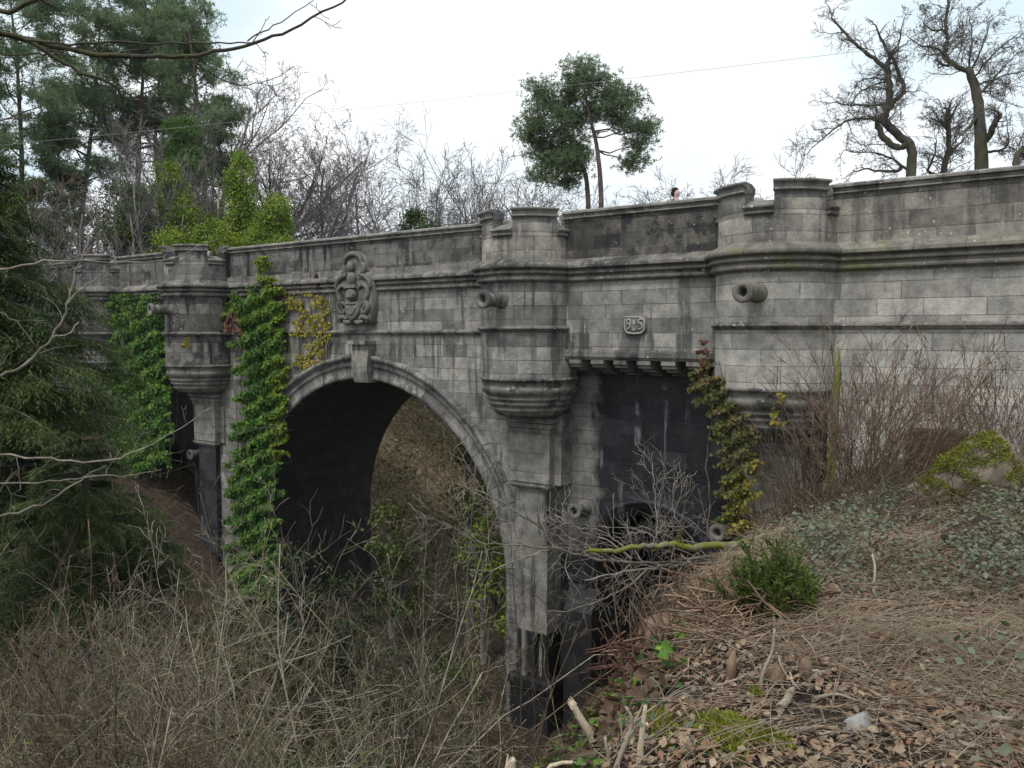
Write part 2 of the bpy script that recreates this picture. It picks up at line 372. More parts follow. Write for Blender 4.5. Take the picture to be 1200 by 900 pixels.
M['needle_bush'] = leafm('juniper_needles', [(.045, .075, .015), (.085, .125, .022), (.13, .17, .035)], trans=.2, clump=2.5)
M['shade_litter'] = leafm('shaded_fallen_leaf', [(.05, .03, .02), (.09, .055, .034), (.14, .09, .058)], trans=.05, clump=1.2, rough=.7)  # darker copy of the litter, the ravine's shade put into its colours
M['bramble'] = leafm('bramble_leaf', [(.06, .085, .045), (.10, .135, .08), (.17, .195, .135), (.15, .12, .075), (.19, .12, .07)], trans=.2, clump=.8)
M['shrub_leaf'] = leafm('evergreen_shrub_leaf', [(.04, .07, .016), (.085, .12, .026), (.15, .18, .045)], trans=.2, clump=.8)
M['litter'] = leafm('fallen_leaf', [(.05, .034, .024), (.19, .13, .088), (.37, .285, .195), (.24, .12, .07), (.66, .56, .43)], trans=.12, clump=1.2, rough=.75)
M['deadgrass'] = leafm('dead_grass', [(.20, .15, .105), (.36, .285, .20), (.56, .47, .35)], trans=.2, clump=.9, rough=.8)
M['shrub_dark'] = leafm('dark_shrub_leaf', [(.012, .028, .009), (.025, .048, .013), (.05, .075, .02)], trans=.15, clump=1.0)
M['far_cover'] = leafm('far_bank_leaf', [(.03, .055, .014), (.07, .055, .03), (.05, .085, .02), (.12, .08, .05)], trans=.15, clump=.9, rough=.75)
M['bracken'] = leafm('dead_bracken_leaf', [(.22, .16, .10), (.38, .29, .185), (.55, .44, .30)], trans=.35, clump=.5, rough=.8)
M['moss'] = leafm('bright_moss', [(.08, .095, .014), (.18, .195, .022), (.31, .32, .05)], trans=.2, clump=4, rough=.85)
M['skin'] = plain('skin', (.62, .43, .37)); M['hair'] = plain('black_hair', (.012, .011, .012)); M['coat'] = plain('dark_coat', (.03, .03, .036))
M['wire'] = plain('weathered_cable', (.32, .32, .33)); M['rock'] = stone('pale_rock', (.32, .31, .30), (.44, .43, .42), joints=False, black=.15, streak=0, lichen=.2)

def ground_mat():
    m, nt, b = new_mat('woodland_soil'); tc = nd(nt, 'ShaderNodeTexCoord'); ob = tc.outputs['Object']
    n1 = noise_(nt, ob, .7, 6, .6); n2 = noise_(nt, ob, 6, 6, .7); n3 = noise_(nt, ob, 35, 4, .7)
    c = mixc(nt, ramp(nt, n2, .35, .65), (.018, .013, .010), (.062, .043, .029))
    c = mixc(nt, ramp(nt, n3, .5, .7), c, (.13, .095, .065))
    yy = nd(nt, 'ShaderNodeSeparateXYZ'); nt.links.new(ob, yy.inputs[0])            # beyond the bridge the slope is covered in dead grass and fern
    c = mixc(nt, ramp(nt, math_(nt, 'ADD', math_(nt, 'MULTIPLY', yy.outputs[0], .582), math_(nt, 'MULTIPLY', yy.outputs[1], .813)), 27.5, 31), c, mixc(nt, ramp(nt, n2, .4, .6), (.17, .15, .085), (.34, .265, .17)))
    c = mixc(nt, math_(nt, 'MULTIPLY', ramp(nt, n1, .52, .66), .5), c, (.055, .06, .022))
    nt.links.new(c, b.inputs['Base Color']); b.inputs['Roughness'].default_value = .95
    bp = nd(nt, 'ShaderNodeBump'); bp.inputs['Strength'].default_value = .9; bp.inputs['Distance'].default_value = .05
    nt.links.new(math_(nt, 'ADD', n2, n3), bp.inputs['Height']); nt.links.new(bp.outputs[0], b.inputs['Normal'])
    return m
M['soil'] = ground_mat()

# ------------------------------------------------------------------ ground
def ground_sheet():
    xs = np.unique(np.round(np.concatenate([np.linspace(-420, -60, 25), np.linspace(-60, -14, 60), np.linspace(-14, -3, 70), np.linspace(-3, 13, 190), np.linspace(13, 40, 40), np.linspace(40, 420, 25)]), 4))
    ys = np.unique(np.round(np.concatenate([np.linspace(-300, -8, 20), np.linspace(-8, 1.5, 30), np.linspace(1.5, 15, 180), np.linspace(15, 60, 130), np.linspace(60, 500, 40)]), 4))
    X, Y = np.meshgrid(xs, ys); Z = terrain(X, Y)
    v = np.stack([X, Y, Z], -1).reshape(-1, 3); i = np.arange(len(v)).reshape(X.shape)
    q = np.stack([i[:-1, :-1], i[:-1, 1:], i[1:, 1:], i[1:, :-1]], -1).reshape(-1, 4)
    o = mesh_obj('ground', v, [q], M['soil'], smooth=True); tag(o, 'brown woodland soil of the bank and the ravine', 'ground', kind='structure')
ground_sheet()

# ------------------------------------------------------------------ the bridge
S0, D0, Z0 = -21.95, 21.28, -13.5
ANG = math.atan2(U[1], U[0])
bridge = empty('stone_bridge', tuple(wall(S0, D0, Z0)), ANG)
tag(bridge, 'grey stone arched bridge with battlemented round turrets crossing the wooded ravine', 'bridge')
ORG = np.array([S0, D0, Z0])
def bpart(mb, name, mat, parent=None, smooth=False):
    return mb.build(name, mat, parent or bridge, smooth, org=ORG)     # all parents sit at the bridge's own origin

AC, AZ, AR, WID = -21.95, -8.22, 6.52, 6.7
def arch_z(s, c=AC, z=AZ, r=AR):
    return z + math.sqrt(max(r * r - (s - c) ** 2, 0))
def pierced_wall(mb, s0, s1, ztop, d, c, zc, r, zbot=-14, n=64):
    """upright face at depth d with a round-headed opening"""
    th = [math.pi * k / n for k in range(n + 1)]
    cols = [c - r * math.cos(t) for t in th]
    mb.quads([[(s0, d, zbot), (c - r, d, zbot), (c - r, d, ztop), (s0, d, ztop)], [(c + r, d, zbot), (s1, d, zbot), (s1, d, ztop), (c + r, d, ztop)]])
    for a, b in zip(cols[:-1], cols[1:]):
        mb.quads([[(a, d, arch_z(a, c, zc, r)), (b, d, arch_z(b, c, zc, r)), (b, d, ztop), (a, d, ztop)]])
def barrel(mb, c, zc, r, d0, d1, zbot=-14, n=48):
    pts = [(c - r, zbot)] + [(c - r * math.cos(math.pi * k / n), zc + r * math.sin(math.pi * k / n)) for k in range(n + 1)] + [(c + r, zbot)]
    u = 0.0
    for (a, za), (b, zb) in zip(pts[:-1], pts[1:]):
        l = math.hypot(b - a, zb - za)
        mb.add([(a, d0, za), (b, d0, zb), (b, d1, zb), (a, d1, za)], np.array([[0, 3, 2, 1]]), [(d0, u), (d0, u + l), (d1, u + l), (d1, u)]); u += l
# spandrel wall of the great arch (front and back), vault
mb = MB(); pierced_wall(mb, -32.3, -13.74, 2.13, DA, AC, AZ, AR); bpart(mb, 'spandrel_wall', M['stone'])
mb = MB(); mb.quads([[(-13.74, DA, -14), (-13.74, DL + .1, -14), (-13.74, DL + .1, -1.2), (-13.74, DA, -1.2)]]); bpart(mb, 'return_wall', M['stone_wet_shade'])  # coloured near black to paint the shadow gap beside the shaft
mb = MB(); pierced_wall(mb, -46, 6, 2.13, DA + WID, AC, AZ, AR); bpart(mb, 'rear_wall', M['stone'])
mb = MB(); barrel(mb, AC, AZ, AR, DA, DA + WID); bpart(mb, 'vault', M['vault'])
# archivolt
def ring(c, zc, prof, zbot, n=72, d=DA):
    mb = MB()
    path = [(c - 1, zbot, 180.0)] ; P = []
    arcl = 0
    for k in range(n + 1):
        t = math.pi * (1 - k / n); P.append((math.cos(t), math.sin(t)))
    rows = []
    L0 = zc - zbot
    rows.append(('v', -1, zbot, 0.0))
    rm = prof[0][0]
    for k, (cx, cz) in enumerate(P): rows.append(('a', cx, cz, L0 + math.pi * rm * k / n))
    rows.append(('v', 1, zbot, 2 * L0 + math.pi * rm))
    v, uv = [], []
    for kind, a, b_, l in rows:
        for j, (rr, pr) in enumerate(prof):
            if kind == 'v': v.append((c + a * rr, d - pr, b_))
            else: v.append((c + a * rr, d - pr, zc + b_ * rr))
            uv.append((l, .2 + (rr - prof[0][0])))
    k = len(prof); i = np.arange(len(v)).reshape(-1, k)
    q = np.stack([i[:-1, :-1], i[:-1, 1:], i[1:, 1:], i[1:, :-1]], -1).reshape(-1, 4)
    mb.add(v, q, uv); return mb
AP = [(AR, -.3), (AR, .05), (AR + .05, .09), (AR + .16, .09), (AR + .18, .05), (AR + .46, .05), (AR + .48, .10), (AR + .58, .11), (AR + .62, .07), (AR + .68, .12), (AR + .74, .24), (AR + .84, .26), (AR + .89, .20), (AR + .9, -.02)]
ar = bpart(ring(AC, AZ, AP, -14), 'arch_ring', M['voussoir'])
# keystone: tapered console
def console(s, z0, z1, w0, w1, p0, p1, d):
    mb = MB(); zz = np.linspace(z0, z1, 8); rows = []
    for k, z in enumerate(zz):
        t = k / 7; w = w0 + (w1 - w0) * t; p = p0 + (p1 - p0) * t + .06 * math.sin(t * math.pi * 1.5)
        rows.append([(s - w / 2, d + .1, z), (s - w / 2, d - p, z), (s - w * .22, d - p - .05, z), (s + w * .22, d - p - .05, z), (s + w / 2, d - p, z), (s + w / 2, d + .1, z)])
    for a, b in zip(rows[:-1], rows[1:]): mb.quads([[a[j], a[j + 1], b[j + 1], b[j]] for j in range(5)])
    for r_, fl in ((rows[0], 1), (rows[-1], 0)):
        for j in (0, 1, 2, 3): mb.add([r_[0], r_[j + 1], r_[min(j + 2, 5)]], np.array([[0, 1, 2]]), [(0, 0)] * 3)
    mb.box(s - w1 / 2 - .05, s + w1 / 2 + .05, d - p1 - .12, d + .05, z1 + .002, z1 + .14)
    return mb
bpart(console(-21.75, -1.8, -.42, .72, .86, .30, .42, DA), 'keystone', M['stone_shaft'])

def run_profile(mb, s0, s1, d, prof, cap=True):
    """straight moulding: prof = (projection, z) from top to bottom"""
    u = 0; st = max(1, int((s1 - s0) / .6))
    ss = np.linspace(s0, s1, st + 1)
    for (p0, z0), (p1, z1) in zip(prof[:-1], prof[1:]):
        l = math.hypot(p1 - p0, z1 - z0)
        for a, b in zip(ss[:-1], ss[1:]):
            mb.add([(a, d - p0, z0), (a, d - p1, z1), (b, d - p1, z1), (b, d - p0, z0)], np.array([[0, 1, 2, 3]]), [(a, u + .1), (a, u + l + .1), (b, u + l + .1), (b, u + .1)])
        u += l
    if cap:
        for s, fl in ((s0, 0), (s1, 1)):
            v = [(s, d - p, z) for p, z in prof] + [(s, d + .02, prof[-1][1]), (s, d + .02, prof[0][1])]
            f = np.arange(len(v)); c = np.mean(v, 0); v.append(c)
            tr = np.stack([f, np.roll(f, -1), np.full(len(f), len(v) - 1)], 1); mb.add(v, tr, [(0.3, .2)] * len(v))
    return mb
CORN = [(-.02, 2.17), (.02, 2.14), (.07, 2.12), (.27, 2.0), (.30, 1.96), (.30, 1.885), (.27, 1.86), (.14, 1.855), (.12, 1.80), (.19, 1.785), (.21, 1.755), (.20, 1.72), (.17, 1.70), (.10, 1.69), (.08, 1.63), (.13, 1.61), (.14, 1.57), (.13, 1.53), (.09, 1.50), (.02, 1.49), (0, 1.44)]
def STRG(z): return [(-.01, z + .02), (.05, z), (.12, z - .045), (.12, z - .085), (.07, z - .10), (.05, z - .155), (0, z - .17)]
def COPE(t=.45): return [(-t - .06, 3.33), (-t - .06, 3.50), (-t * .5, 3.575), (.02, 3.56), (.15, 3.51), (.15, 3.455), (.06, 3.43), (.03, 3.37), (.09, 3.355), (.09, 3.325), (0, 3.30)]
def bay(s0, s1, d, wmat, pmat, zs, zbot, cmat='moulding'):
    if wmat:
        mb = MB(); mb.quads([[(s0, d, zbot), (s1, d, zbot), (s1, d, 2.13), (s0, d, 2.13)]]); bpart(mb, 'bay_wall', M[wmat])
    mb = MB(); mb.quads([[(s0, d, 2.10), (s1, d, 2.10), (s1, d, 3.33), (s0, d, 3.33)], [(s1, d + .45, 2.1), (s0, d + .45, 2.1), (s0, d + .45, 3.33), (s1, d + .45, 3.33)],
                         [(s0, d, 2.1), (s0, d, 3.33), (s0, d + .45, 3.33), (s0, d + .45, 2.1)], [(s1, d, 2.1), (s1, d + .45, 2.1), (s1, d + .45, 3.33), (s1, d, 3.33)]])
    pp = bpart(mb, 'parapet', M[pmat])
    bpart(run_profile(MB(), s0, s1, d, COPE()), 'coping', M['coping'], pp)
    bpart(run_profile(MB(), s0, s1, d, CORN), 'cornice', M[cmat])
    if zs is not None: bpart(run_profile(MB(), s0, s1, d, STRG(zs), False), 'string_course', M['moulding'])
TUR = [(-14.32, 'mid'), (-6.72, 'near'), (-31.35, 'far'), (-38.95, 'farthest')]
TD, TR = 20.95, 1.50
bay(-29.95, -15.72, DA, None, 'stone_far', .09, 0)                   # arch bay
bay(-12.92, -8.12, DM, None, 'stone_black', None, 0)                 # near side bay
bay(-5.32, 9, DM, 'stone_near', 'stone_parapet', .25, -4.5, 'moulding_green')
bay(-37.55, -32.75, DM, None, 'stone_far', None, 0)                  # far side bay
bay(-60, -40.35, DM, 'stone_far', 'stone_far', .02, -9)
# side bays: overhanging upper wall on a row of stone brackets, wet lower wall with a small arch
def side_bay(sm_, dark, first):
    s0, s1 = sm_ - 2.45, sm_ + 2.35
    mb = MB(); mb.quads([[(s0, DM, -.55), (s1, DM, -.55), (s1, DM, 2.13), (s0, DM, 2.13)]]); bpart(mb, 'upper_wall', M['stone' if first else 'stone_far'])
    mb = run_profile(MB(), s0 + .05, s1, DM, [(-.02, -.47), (.06, -.50), (.08, -.55), (.08, -.69), (.05, -.73), (.02, -.78), (-1.16, -.78)]); ct = bpart(mb, 'bracket_table', M['moulding'])
    for k in range(7):
        s = s0 + .45 + k * .74; mb = MB(); w = .21
        pr = [(.02, -.785), (.02, -.90), (-.06, -.93), (-.08, -1.0), (-.34, -1.04), (-.38, -1.11), (-.72, -1.17), (-.76, -1.22), (-1.16, -1.25)]
        for (p0, z0), (p1, z1) in zip(pr[:-1], pr[1:]): mb.quads([[(s - w, DM - p0, z0), (s - w, DM - p1, z1), (s + w, DM - p1, z1), (s + w, DM - p0, z0)]])
        for q in (-w, w): mb.add([(s + q, DM - p, z) for p, z in pr] + [(s + q, DM + 1.16, -.785)], [np.array([[0, k_, k_ + 1] for k_ in range(1, len(pr))])], [(p, z) for p, z in pr] + [(0, 0)])
        bpart(mb, 'bracket', M['stone_plain'], ct)
    a_c, a_z, a_r = sm_ - .15, -7.1, 1.72
    mb = MB(); pierced_wall(mb, s0 - 1.2, s1 + 1.6, -.5, DL, a_c, a_z, a_r, -14, 24); bpart(mb, 'lower_wall', M['stone_wet'])
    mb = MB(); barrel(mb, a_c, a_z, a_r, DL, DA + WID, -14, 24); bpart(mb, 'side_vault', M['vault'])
    bpart(ring(a_c, a_z, [(a_r, -.2), (a_r, .04), (a_r + .3, .04), (a_r + .34, .1), (a_r + .42, .1), (a_r + .44, 0)], -14, 28, DL), 'side_arch_ring', M['stone_wet'])
    for s in (s0 + .12, s1 - .12): gun(s, DL + .05, -5.45, -1.2, .20, .72, 'stone_plain', bridge)
def gun(s, d, z, dz, r, ln, mat, parent, ang=0.0):
    """stone water spout shaped like a cannon muzzle, ang turned in plan from the wall's outward normal"""
    prof = [(0, r * 1.28), (.10, r * 1.28), (.13, r * 1.02), (ln * .62, r * .88), (ln * .64, r * .98), (ln * .70, r * .98), (ln * .72, r * .86), (ln * .84, r * .92), (ln * .88, r * 1.18), (ln * .97, r * 1.22), (ln, r * 1.1), (ln, r * .55), (ln * .55, r * .52), (ln * .5, 0.001)]
    n = 24; v, uv = [], []
    for l, rr in prof:
        for k in range(n):
            t = 2 * math.pi * k / n; a = rr * math.cos(t)
            v.append((s + l * math.sin(ang) + a * math.cos(ang), d - l * math.cos(ang) + a * math.sin(ang), z + rr * math.sin(t))); uv.append((l, t * r))
    i = np.arange(len(v)).reshape(-1, n)
    q = np.stack([i[:-1], np.roll(i[:-1], -1, 1), np.roll(i[1:], -1, 1), i[1:]], -1).reshape(-1, 4)
    mb = MB(); mb.add(v, q, uv); return bpart(mb, 'water_spout', M[mat], parent)
side_bay(-10.52, True, True)
side_bay(-35.15, True, False)

def lathe(mb, sc, dc, prof, a0=-math.pi, a1=math.pi, n=72, caps=False):
    """revolve (r, z) about a vertical axis; angle 0 faces the wall's outward normal"""
    full = abs((a1 - a0) - 2 * math.pi) < 1e-6
    th = np.linspace(a0, a1, n + 1); v, uv = [], []; l = 0
    for j, (r, z) in enumerate(prof):
        for t in th:
            v.append((sc + r * math.sin(t), dc - r * math.cos(t), z)); uv.append((t * TR, z))
    i = np.arange(len(v)).reshape(len(prof), n + 1)
    q = np.stack([i[1:, :-1], i[1:, 1:], i[:-1, 1:], i[:-1, :-1]], -1).reshape(-1, 4); mb.add(v, q, uv)
    if caps:
        for c in (0, n):
            pv = [v[i[j, c]] for j in range(len(prof))]; pu = [(p[0], z) for p, z in zip(prof, [p[1] for p in prof])]
            m_ = np.mean(pv, 0); pv2 = pv + [tuple(m_)]; f = np.arange(len(pv))
            mb.add(pv2, np.stack([f, np.roll(f, -1), np.full(len(f), len(pv))], 1), pu + [(0, 0)])
    return mb
def turret(sc, which):
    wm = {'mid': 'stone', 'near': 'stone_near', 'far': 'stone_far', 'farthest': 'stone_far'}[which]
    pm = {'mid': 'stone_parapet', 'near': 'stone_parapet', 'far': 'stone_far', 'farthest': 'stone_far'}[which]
    zs = {'mid': .19, 'near': .24, 'far': .02, 'farthest': .02}[which]
    t = bpart(lathe(MB(), sc, TD, [(TR, 1.47), (TR, -1.37)]), 'turret', M[wm], smooth=True)
    bpart(lathe(MB(), sc, TD, [(TR + p, z) for p, z in CORN]), 'cornice', M['moulding_green' if which == 'near' else 'moulding'], t)
    bpart(lathe(MB(), sc, TD, [(TR + p, z) for p, z in STRG(zs)]), 'string_course', M['moulding'], t)
    # corbelled foot
    foot = [(TR, -1.34), (TR + .05, -1.36), (TR + .05, -1.42), (TR - .02, -1.44), (TR - .04, -1.54), (TR - .06, -1.60), (TR + .0, -1.64), (TR + .0, -1.72), (TR - .05, -1.82), (TR - .14, -1.88), (TR - .16, -1.92), (TR - .12, -1.95), (TR - .13, -2.0), (TR - .20, -2.04), (TR - .21, -2.08), (TR - .18, -2.11), (TR - .20, -2.16), (TR - .29, -2.22), (TR - .30, -2.26), (TR - .27, -2.29), (TR - .30, -2.34), (TR - .42, -2.44), (TR - .45, -2.5), (.2, -2.52)]
    bpart(lathe(MB(), sc, TD, foot), 'corbel', M['moulding'], t)
    # battlements: three merlons with embrasures between, on a round parapet wall
    r1, r0 = TR - .03, TR - .42
    mb = lathe(MB(), sc, TD, [(r0, 2.0), (r0, 2.92), (r1, 2.92), (r1, 2.10)]); bpart(mb, 'turret_parapet', M[pm], t)
    for c in (-40, 40, -118, 118):
        h = 26 if abs(c) < 90 else 24
        a0, a1 = R(c - h), R(c + h)
        mb = lathe(MB(), sc, TD, [(r0, 2.915), (r0, 3.36), (r1 + .004, 3.36), (r1 + .004, 2.915)], a0, a1, 20, True); m_ = bpart(mb, 'merlon', M[pm], t)
    for c in (-40, 40, -118, 118):
        h = 26.8 if abs(c) < 90 else 24.8
        mb = lathe(MB(), sc, TD, [(r0 - .04, 3.36), (r0 - .04, 3.50), (r0 + .12, 3.60), (r1, 3.635), (r1 + .13, 3.61), (r1 + .13, 3.555), (r1 + .05, 3.53), (r1 + .02, 3.43), (r1 + .075, 3.41), (r1 + .075, 3.365), (r1, 3.345)], R(c - h), R(c + h), 20, True)
        bpart(mb, 'merlon_coping', M['coping'], t)
    for c, h in ((0, 13.6), (-80, 13.6), (80, 13.6)):
        mb = lathe(MB(), sc, TD, [(r0 - .02, 2.91), (r0 + .02, 3.16), (r0 + .14, 3.18), (r1 - .04, 3.07), (r1 + .12, 3.02), (r1 + .12, 2.965), (r1 + .03, 2.94), (r1 + .03, 2.89), (r1 + .08, 2.88), (r1 + .08, 2.84), (r1, 2.82)], R(c - h), R(c + h), 10, True)
        bpart(mb, 'embrasure_sill', M['coping'], t)
    gun(sc, TD - TR + .12, .95, 0, .215, .95, 'moulding_green' if which == 'near' else 'carved', t, R({'mid': -3, 'near': -3, 'far': -8, 'farthest': -8}[which]))
    # pilaster under the turret
    if which == 'near': zb = (-3.9, -5.5)
    else: zb = (-4.75, -9.45)
    mb = MB(); mb.box(sc - 1.0, sc + 1.0, 21.2, DL + .2, -4.72, -2.49); mb.box(sc - .75, sc + .75, 20.92, 21.22, -4.66, -2.49)
    p = bpart(mb, 'pilaster', M['stone_shaft'], t)
    mb = MB()
    for z, e in ((-2.62, .16), (-2.80, .10), (-2.96, .05)): mb.box(sc - .75 - e, sc + .75 + e, 20.92 - e, 21.24, z - .14, z)
    bpart(mb, 'capital', M['moulding'], t)
    mb = MB(); mb.box(sc - .79, sc + .79, 20.87, 21.24, -4.78, -4.70); mb.box(sc - .70, sc + .70, 20.95, 21.24, -4.86, -4.785)
    bpart(mb, 'band', M['moulding'], t)
    mb = MB(); mb.box(sc - .60, sc + .60, 21.04, DL + .2, -9.45, -4.80); bpart(mb, 'shaft', M['stone_shaft' if which in ('mid', 'near') else 'stone_wet_far'], t)
    mb = MB(); mb.box(sc - .58, sc - .40, 21.06, DL + .1, -14, -9.46); mb.box(sc + .40, sc + .58, 21.06, DL + .1, -14, -9.46); mb.box(sc - .12, sc + .14, 21.04, DL + .1, -14, -9.46)
    mb.box(sc - .39, sc + .39, 21.5, DL + .08, -14, -9.47); mb.box(sc - .8, sc + .8, 20.8, DL + .05, -11.2, -10.95); mb.box(sc - .72, sc + .72, 20.9, DL + .04, -14, -11.21)
    bpart(mb, 'pier_base', M['stone_wet_shade'], t)
    return t
for s_, w_ in TUR: turret(s_, w_)
# deck, rear parapet, pier masonry beside the side arches
mb = MB(); mb.box(-60, 9, DM + .45, DA + WID - .45, 2.0, 2.3); bpart(mb, 'deck', M['stone_plain'])
mb = MB(); mb.box(-60, 9, DA + WID - .45, DA + WID, 2.14, 3.33); pp = bpart(mb, 'parapet', M['stone_far'])
mb = MB(); mb.box(-60, 9, DA + WID - .52, DA + WID + .08, 3.335, 3.55); bpart(mb, 'coping', M['coping'], pp)
mb = MB(); mb.box(-13.3, -12.3, DL - .5, DL - .01, -14, -8.6)
mb.quads([[(-13.3, DL - .5, -8.6), (-12.3, DL - .5, -8.6), (-12.3, DL - .01, -7.9), (-13.3, DL - .01, -7.9)]])
bpart(mb, 'buttress', M['stone_wet_shade'])

# carved coat of arms over the arch
def ellipsoid(mb, c, r, n=14, m=9, rot=0.0):
    v = []
    for j in range(m + 1):
        ph = -math.pi / 2 + math.pi * j / m
        for k in range(n):
            t = 2 * math.pi * k / n
            x, y, z = r[0] * math.cos(ph) * math.cos(t), r[1] * math.cos(ph) * math.sin(t), r[2] * math.sin(ph)
            x, z = x * math.cos(rot) - z * math.sin(rot), x * math.sin(rot) + z * math.cos(rot)
            v.append((c[0] + x, c[1] + y, c[2] + z))
    i = np.arange(len(v)).reshape(m + 1, n)
    mb.add(v, np.stack([i[:-1], np.roll(i[:-1], -1, 1), np.roll(i[1:], -1, 1), i[1:]], -1).reshape(-1, 4)); return mb
def slab(mb, outline, d0, d1):
    """flat carved piece: outline in (s, z), from depth d0 (back) out to d1 (front), bevelled rim"""
    o = np.array(outline, float); c = o.mean(0); inn = c + (o - c) * .9; n = len(o)
    v = [(x, d0, z) for x, z in o] + [(x, d1 + .03, z) for x, z in o] + [(x, d1, z) for x, z in inn] + [(c[0], d1, c[1])]
    i = np.arange(n); j = np.roll(i, -1)
    mb.add(v, [np.concatenate([np.stack([i, j, j + n, i + n], 1), np.stack([i + n, j + n, j + 2 * n, i + 2 * n], 1)]), np.stack([i + 2 * n, j + 2 * n, np.full(n, 3 * n)], 1)], [(p[0], p[2]) for p in v]); return mb
def strips(mb, lines, r0, d, sides=6):
    tb = Tubes()
    for L in lines:
        n = len(L) * 4; a = np.array(L, float); tt = np.linspace(0, len(a) - 1, n)
        sx, sz = np.interp(tt, np.arange(len(a)), a[:, 0]), np.interp(tt, np.arange(len(a)), a[:, 1])
        k = np.array([.25, .5, .25]); 
        for _ in range(3): sx[1:-1] = np.convolve(sx, k, 'valid'); sz[1:-1] = np.convolve(sz, k, 'valid')
        rr = r0 * (.55 + .45 * np.sin(np.linspace(.25, math.pi - .1, n)))
        tb.add(np.stack([sx, np.full(n, d), sz], 1), rr, sides)
    v, f = tb.arrays(); mb.add(v, f); return mb
def arms():
    s, d = -22.1, DA
    mb = slab(MB(), [(s - .72, .36), (s + .86, .36), (s + .95, 1.0), (s + .98, 2.0), (s + .86, 2.15), (s + .5, 2.2), (s + .42, 2.75), (s + .1, 2.95), (s - .38, 2.85), (s - .45, 2.35), (s - .9, 2.05), (s - 1.02, 1.75), (s - .82, 1.4), (s - .78, .9)], d + .05, d - .30)
    a = bpart(mb, 'coat_of_arms', M['carved'])
    mb = slab(MB(), [(s - .34, 1.12), (s + .34, 1.12), (s + .34, .75), (s + .2, .55), (s, .44), (s - .2, .55), (s - .34, .75)], d - .25, d - .44)
    strips(mb, [[(s - .3, .95), (s, .6), (s + .3, .95)], [(s - .28, 1.05), (s + .28, 1.05)]], .045, d - .44); bpart(mb, 'shield', M['carved'], a)
    mb = ellipsoid(MB(), (s - .02, d - .36, 1.38), (.26, .2, .24)); ellipsoid(mb, (s - .02, d - .45, 1.30), (.2, .14, .1))
    mb.box(s - .3, s + .26, d - .5, d - .3, 1.62, 1.74); ellipsoid(mb, (s - .02, d - .35, 1.95), (.2, .18, .28)); ellipsoid(mb, (s - .04, d - .4, 2.38), (.17, .16, .2))
    bpart(mb, 'helmet', M['carved'], a)
    mb = MB(); L = []
    L.append([(s - .45, 2.5), (s - .36, 2.72), (s - .1, 2.86), (s + .2, 2.85), (s + .42, 2.68), (s + .46, 2.5)])
    L.append([(s + .45, 2.5), (s + .6, 2.42), (s + .58, 2.2), (s + .42, 2.15)])
    for g in (-1, 1):
        L += [[(s + g * .25, 1.6), (s + g * .55, 1.75), (s + g * .8, 1.55), (s + g * .72, 1.25), (s + g * .5, 1.2)], [(s + g * .3, 2.1), (s + g * .6, 2.05), (s + g * .85, 1.85), (s + g * .9, 1.6)],
              [(s + g * .4, 1.0), (s + g * .6, 1.15), (s + g * .8, 1.0), (s + g * .72, .75), (s + g * .5, .7), (s + g * .46, .85)], [(s + g * .3, .5), (s + g * .55, .6), (s + g * .75, .5), (s + g * .7, .36)],
              [(s + g * .62, 1.45), (s + g * .66, 1.1), (s + g * .55, .8)], [(s + g * .1, .42), (s + g * .3, .36), (s + g * .5, .42)]]
    strips(mb, L, .10, d - .33); bpart(mb, 'mantling', M['carved'], a)
arms()
def plaque():
    s, z, d = -10.55, .22, DM
    w = .34; o = [(s - w + .10, z - .27), (s + w - .10, z - .27), (s + w, z - .12), (s + w, z + .25), (s - w, z + .25), (s - w, z - .12)]
    a = bpart(slab(MB(), o, d + .03, d - .10), 'date_plaque', M['stone_plate'])
    mb = MB(); f = d - .115
    strips(mb, [[(s - w + .03, z + .22), (s - w + .03, z - .11), (s - w + .12, z - .24), (s + w - .12, z - .24), (s + w - .03, z - .11), (s + w - .03, z + .22), (s - w + .03, z + .22)]], .030, d - .10)
    nine = [(s - .09 - .06 * math.cos(t) * -1 - .09, z + .09 + .07 * math.sin(t)) for t in np.linspace(0, 2 * math.pi, 9)]
    strips(mb, [nine, [(s - .12, z + .09), (s - .125, z - .03), (s - .17, z - .12), (s - .235, z - .11)]], .026, f)
    strips(mb, [[(s + .25, z + .15), (s + .14, z + .15), (s + .135, z + .04), (s + .2, z + .05), (s + .25, z - .02), (s + .23, z - .11), (s + .16, z - .13), (s + .12, z - .1)]], .026, f)
    strips(mb, [[(s, z + .19), (s, z - .18)], [(s - .05, z + .12), (s - .02, z + .08), (s, z + .05), (s + .02, z + .08), (s + .05, z + .12)], [(s - .065, z - .02), (s - .06, z - .11), (s, z - .17), (s + .06, z - .11), (s + .065, z - .02)], [(s - .06, z + .03), (s + .06, z + .03)]], .022, f)
    bpart(mb, 'raised_numerals', M['stone_raised'], a)
plaque()

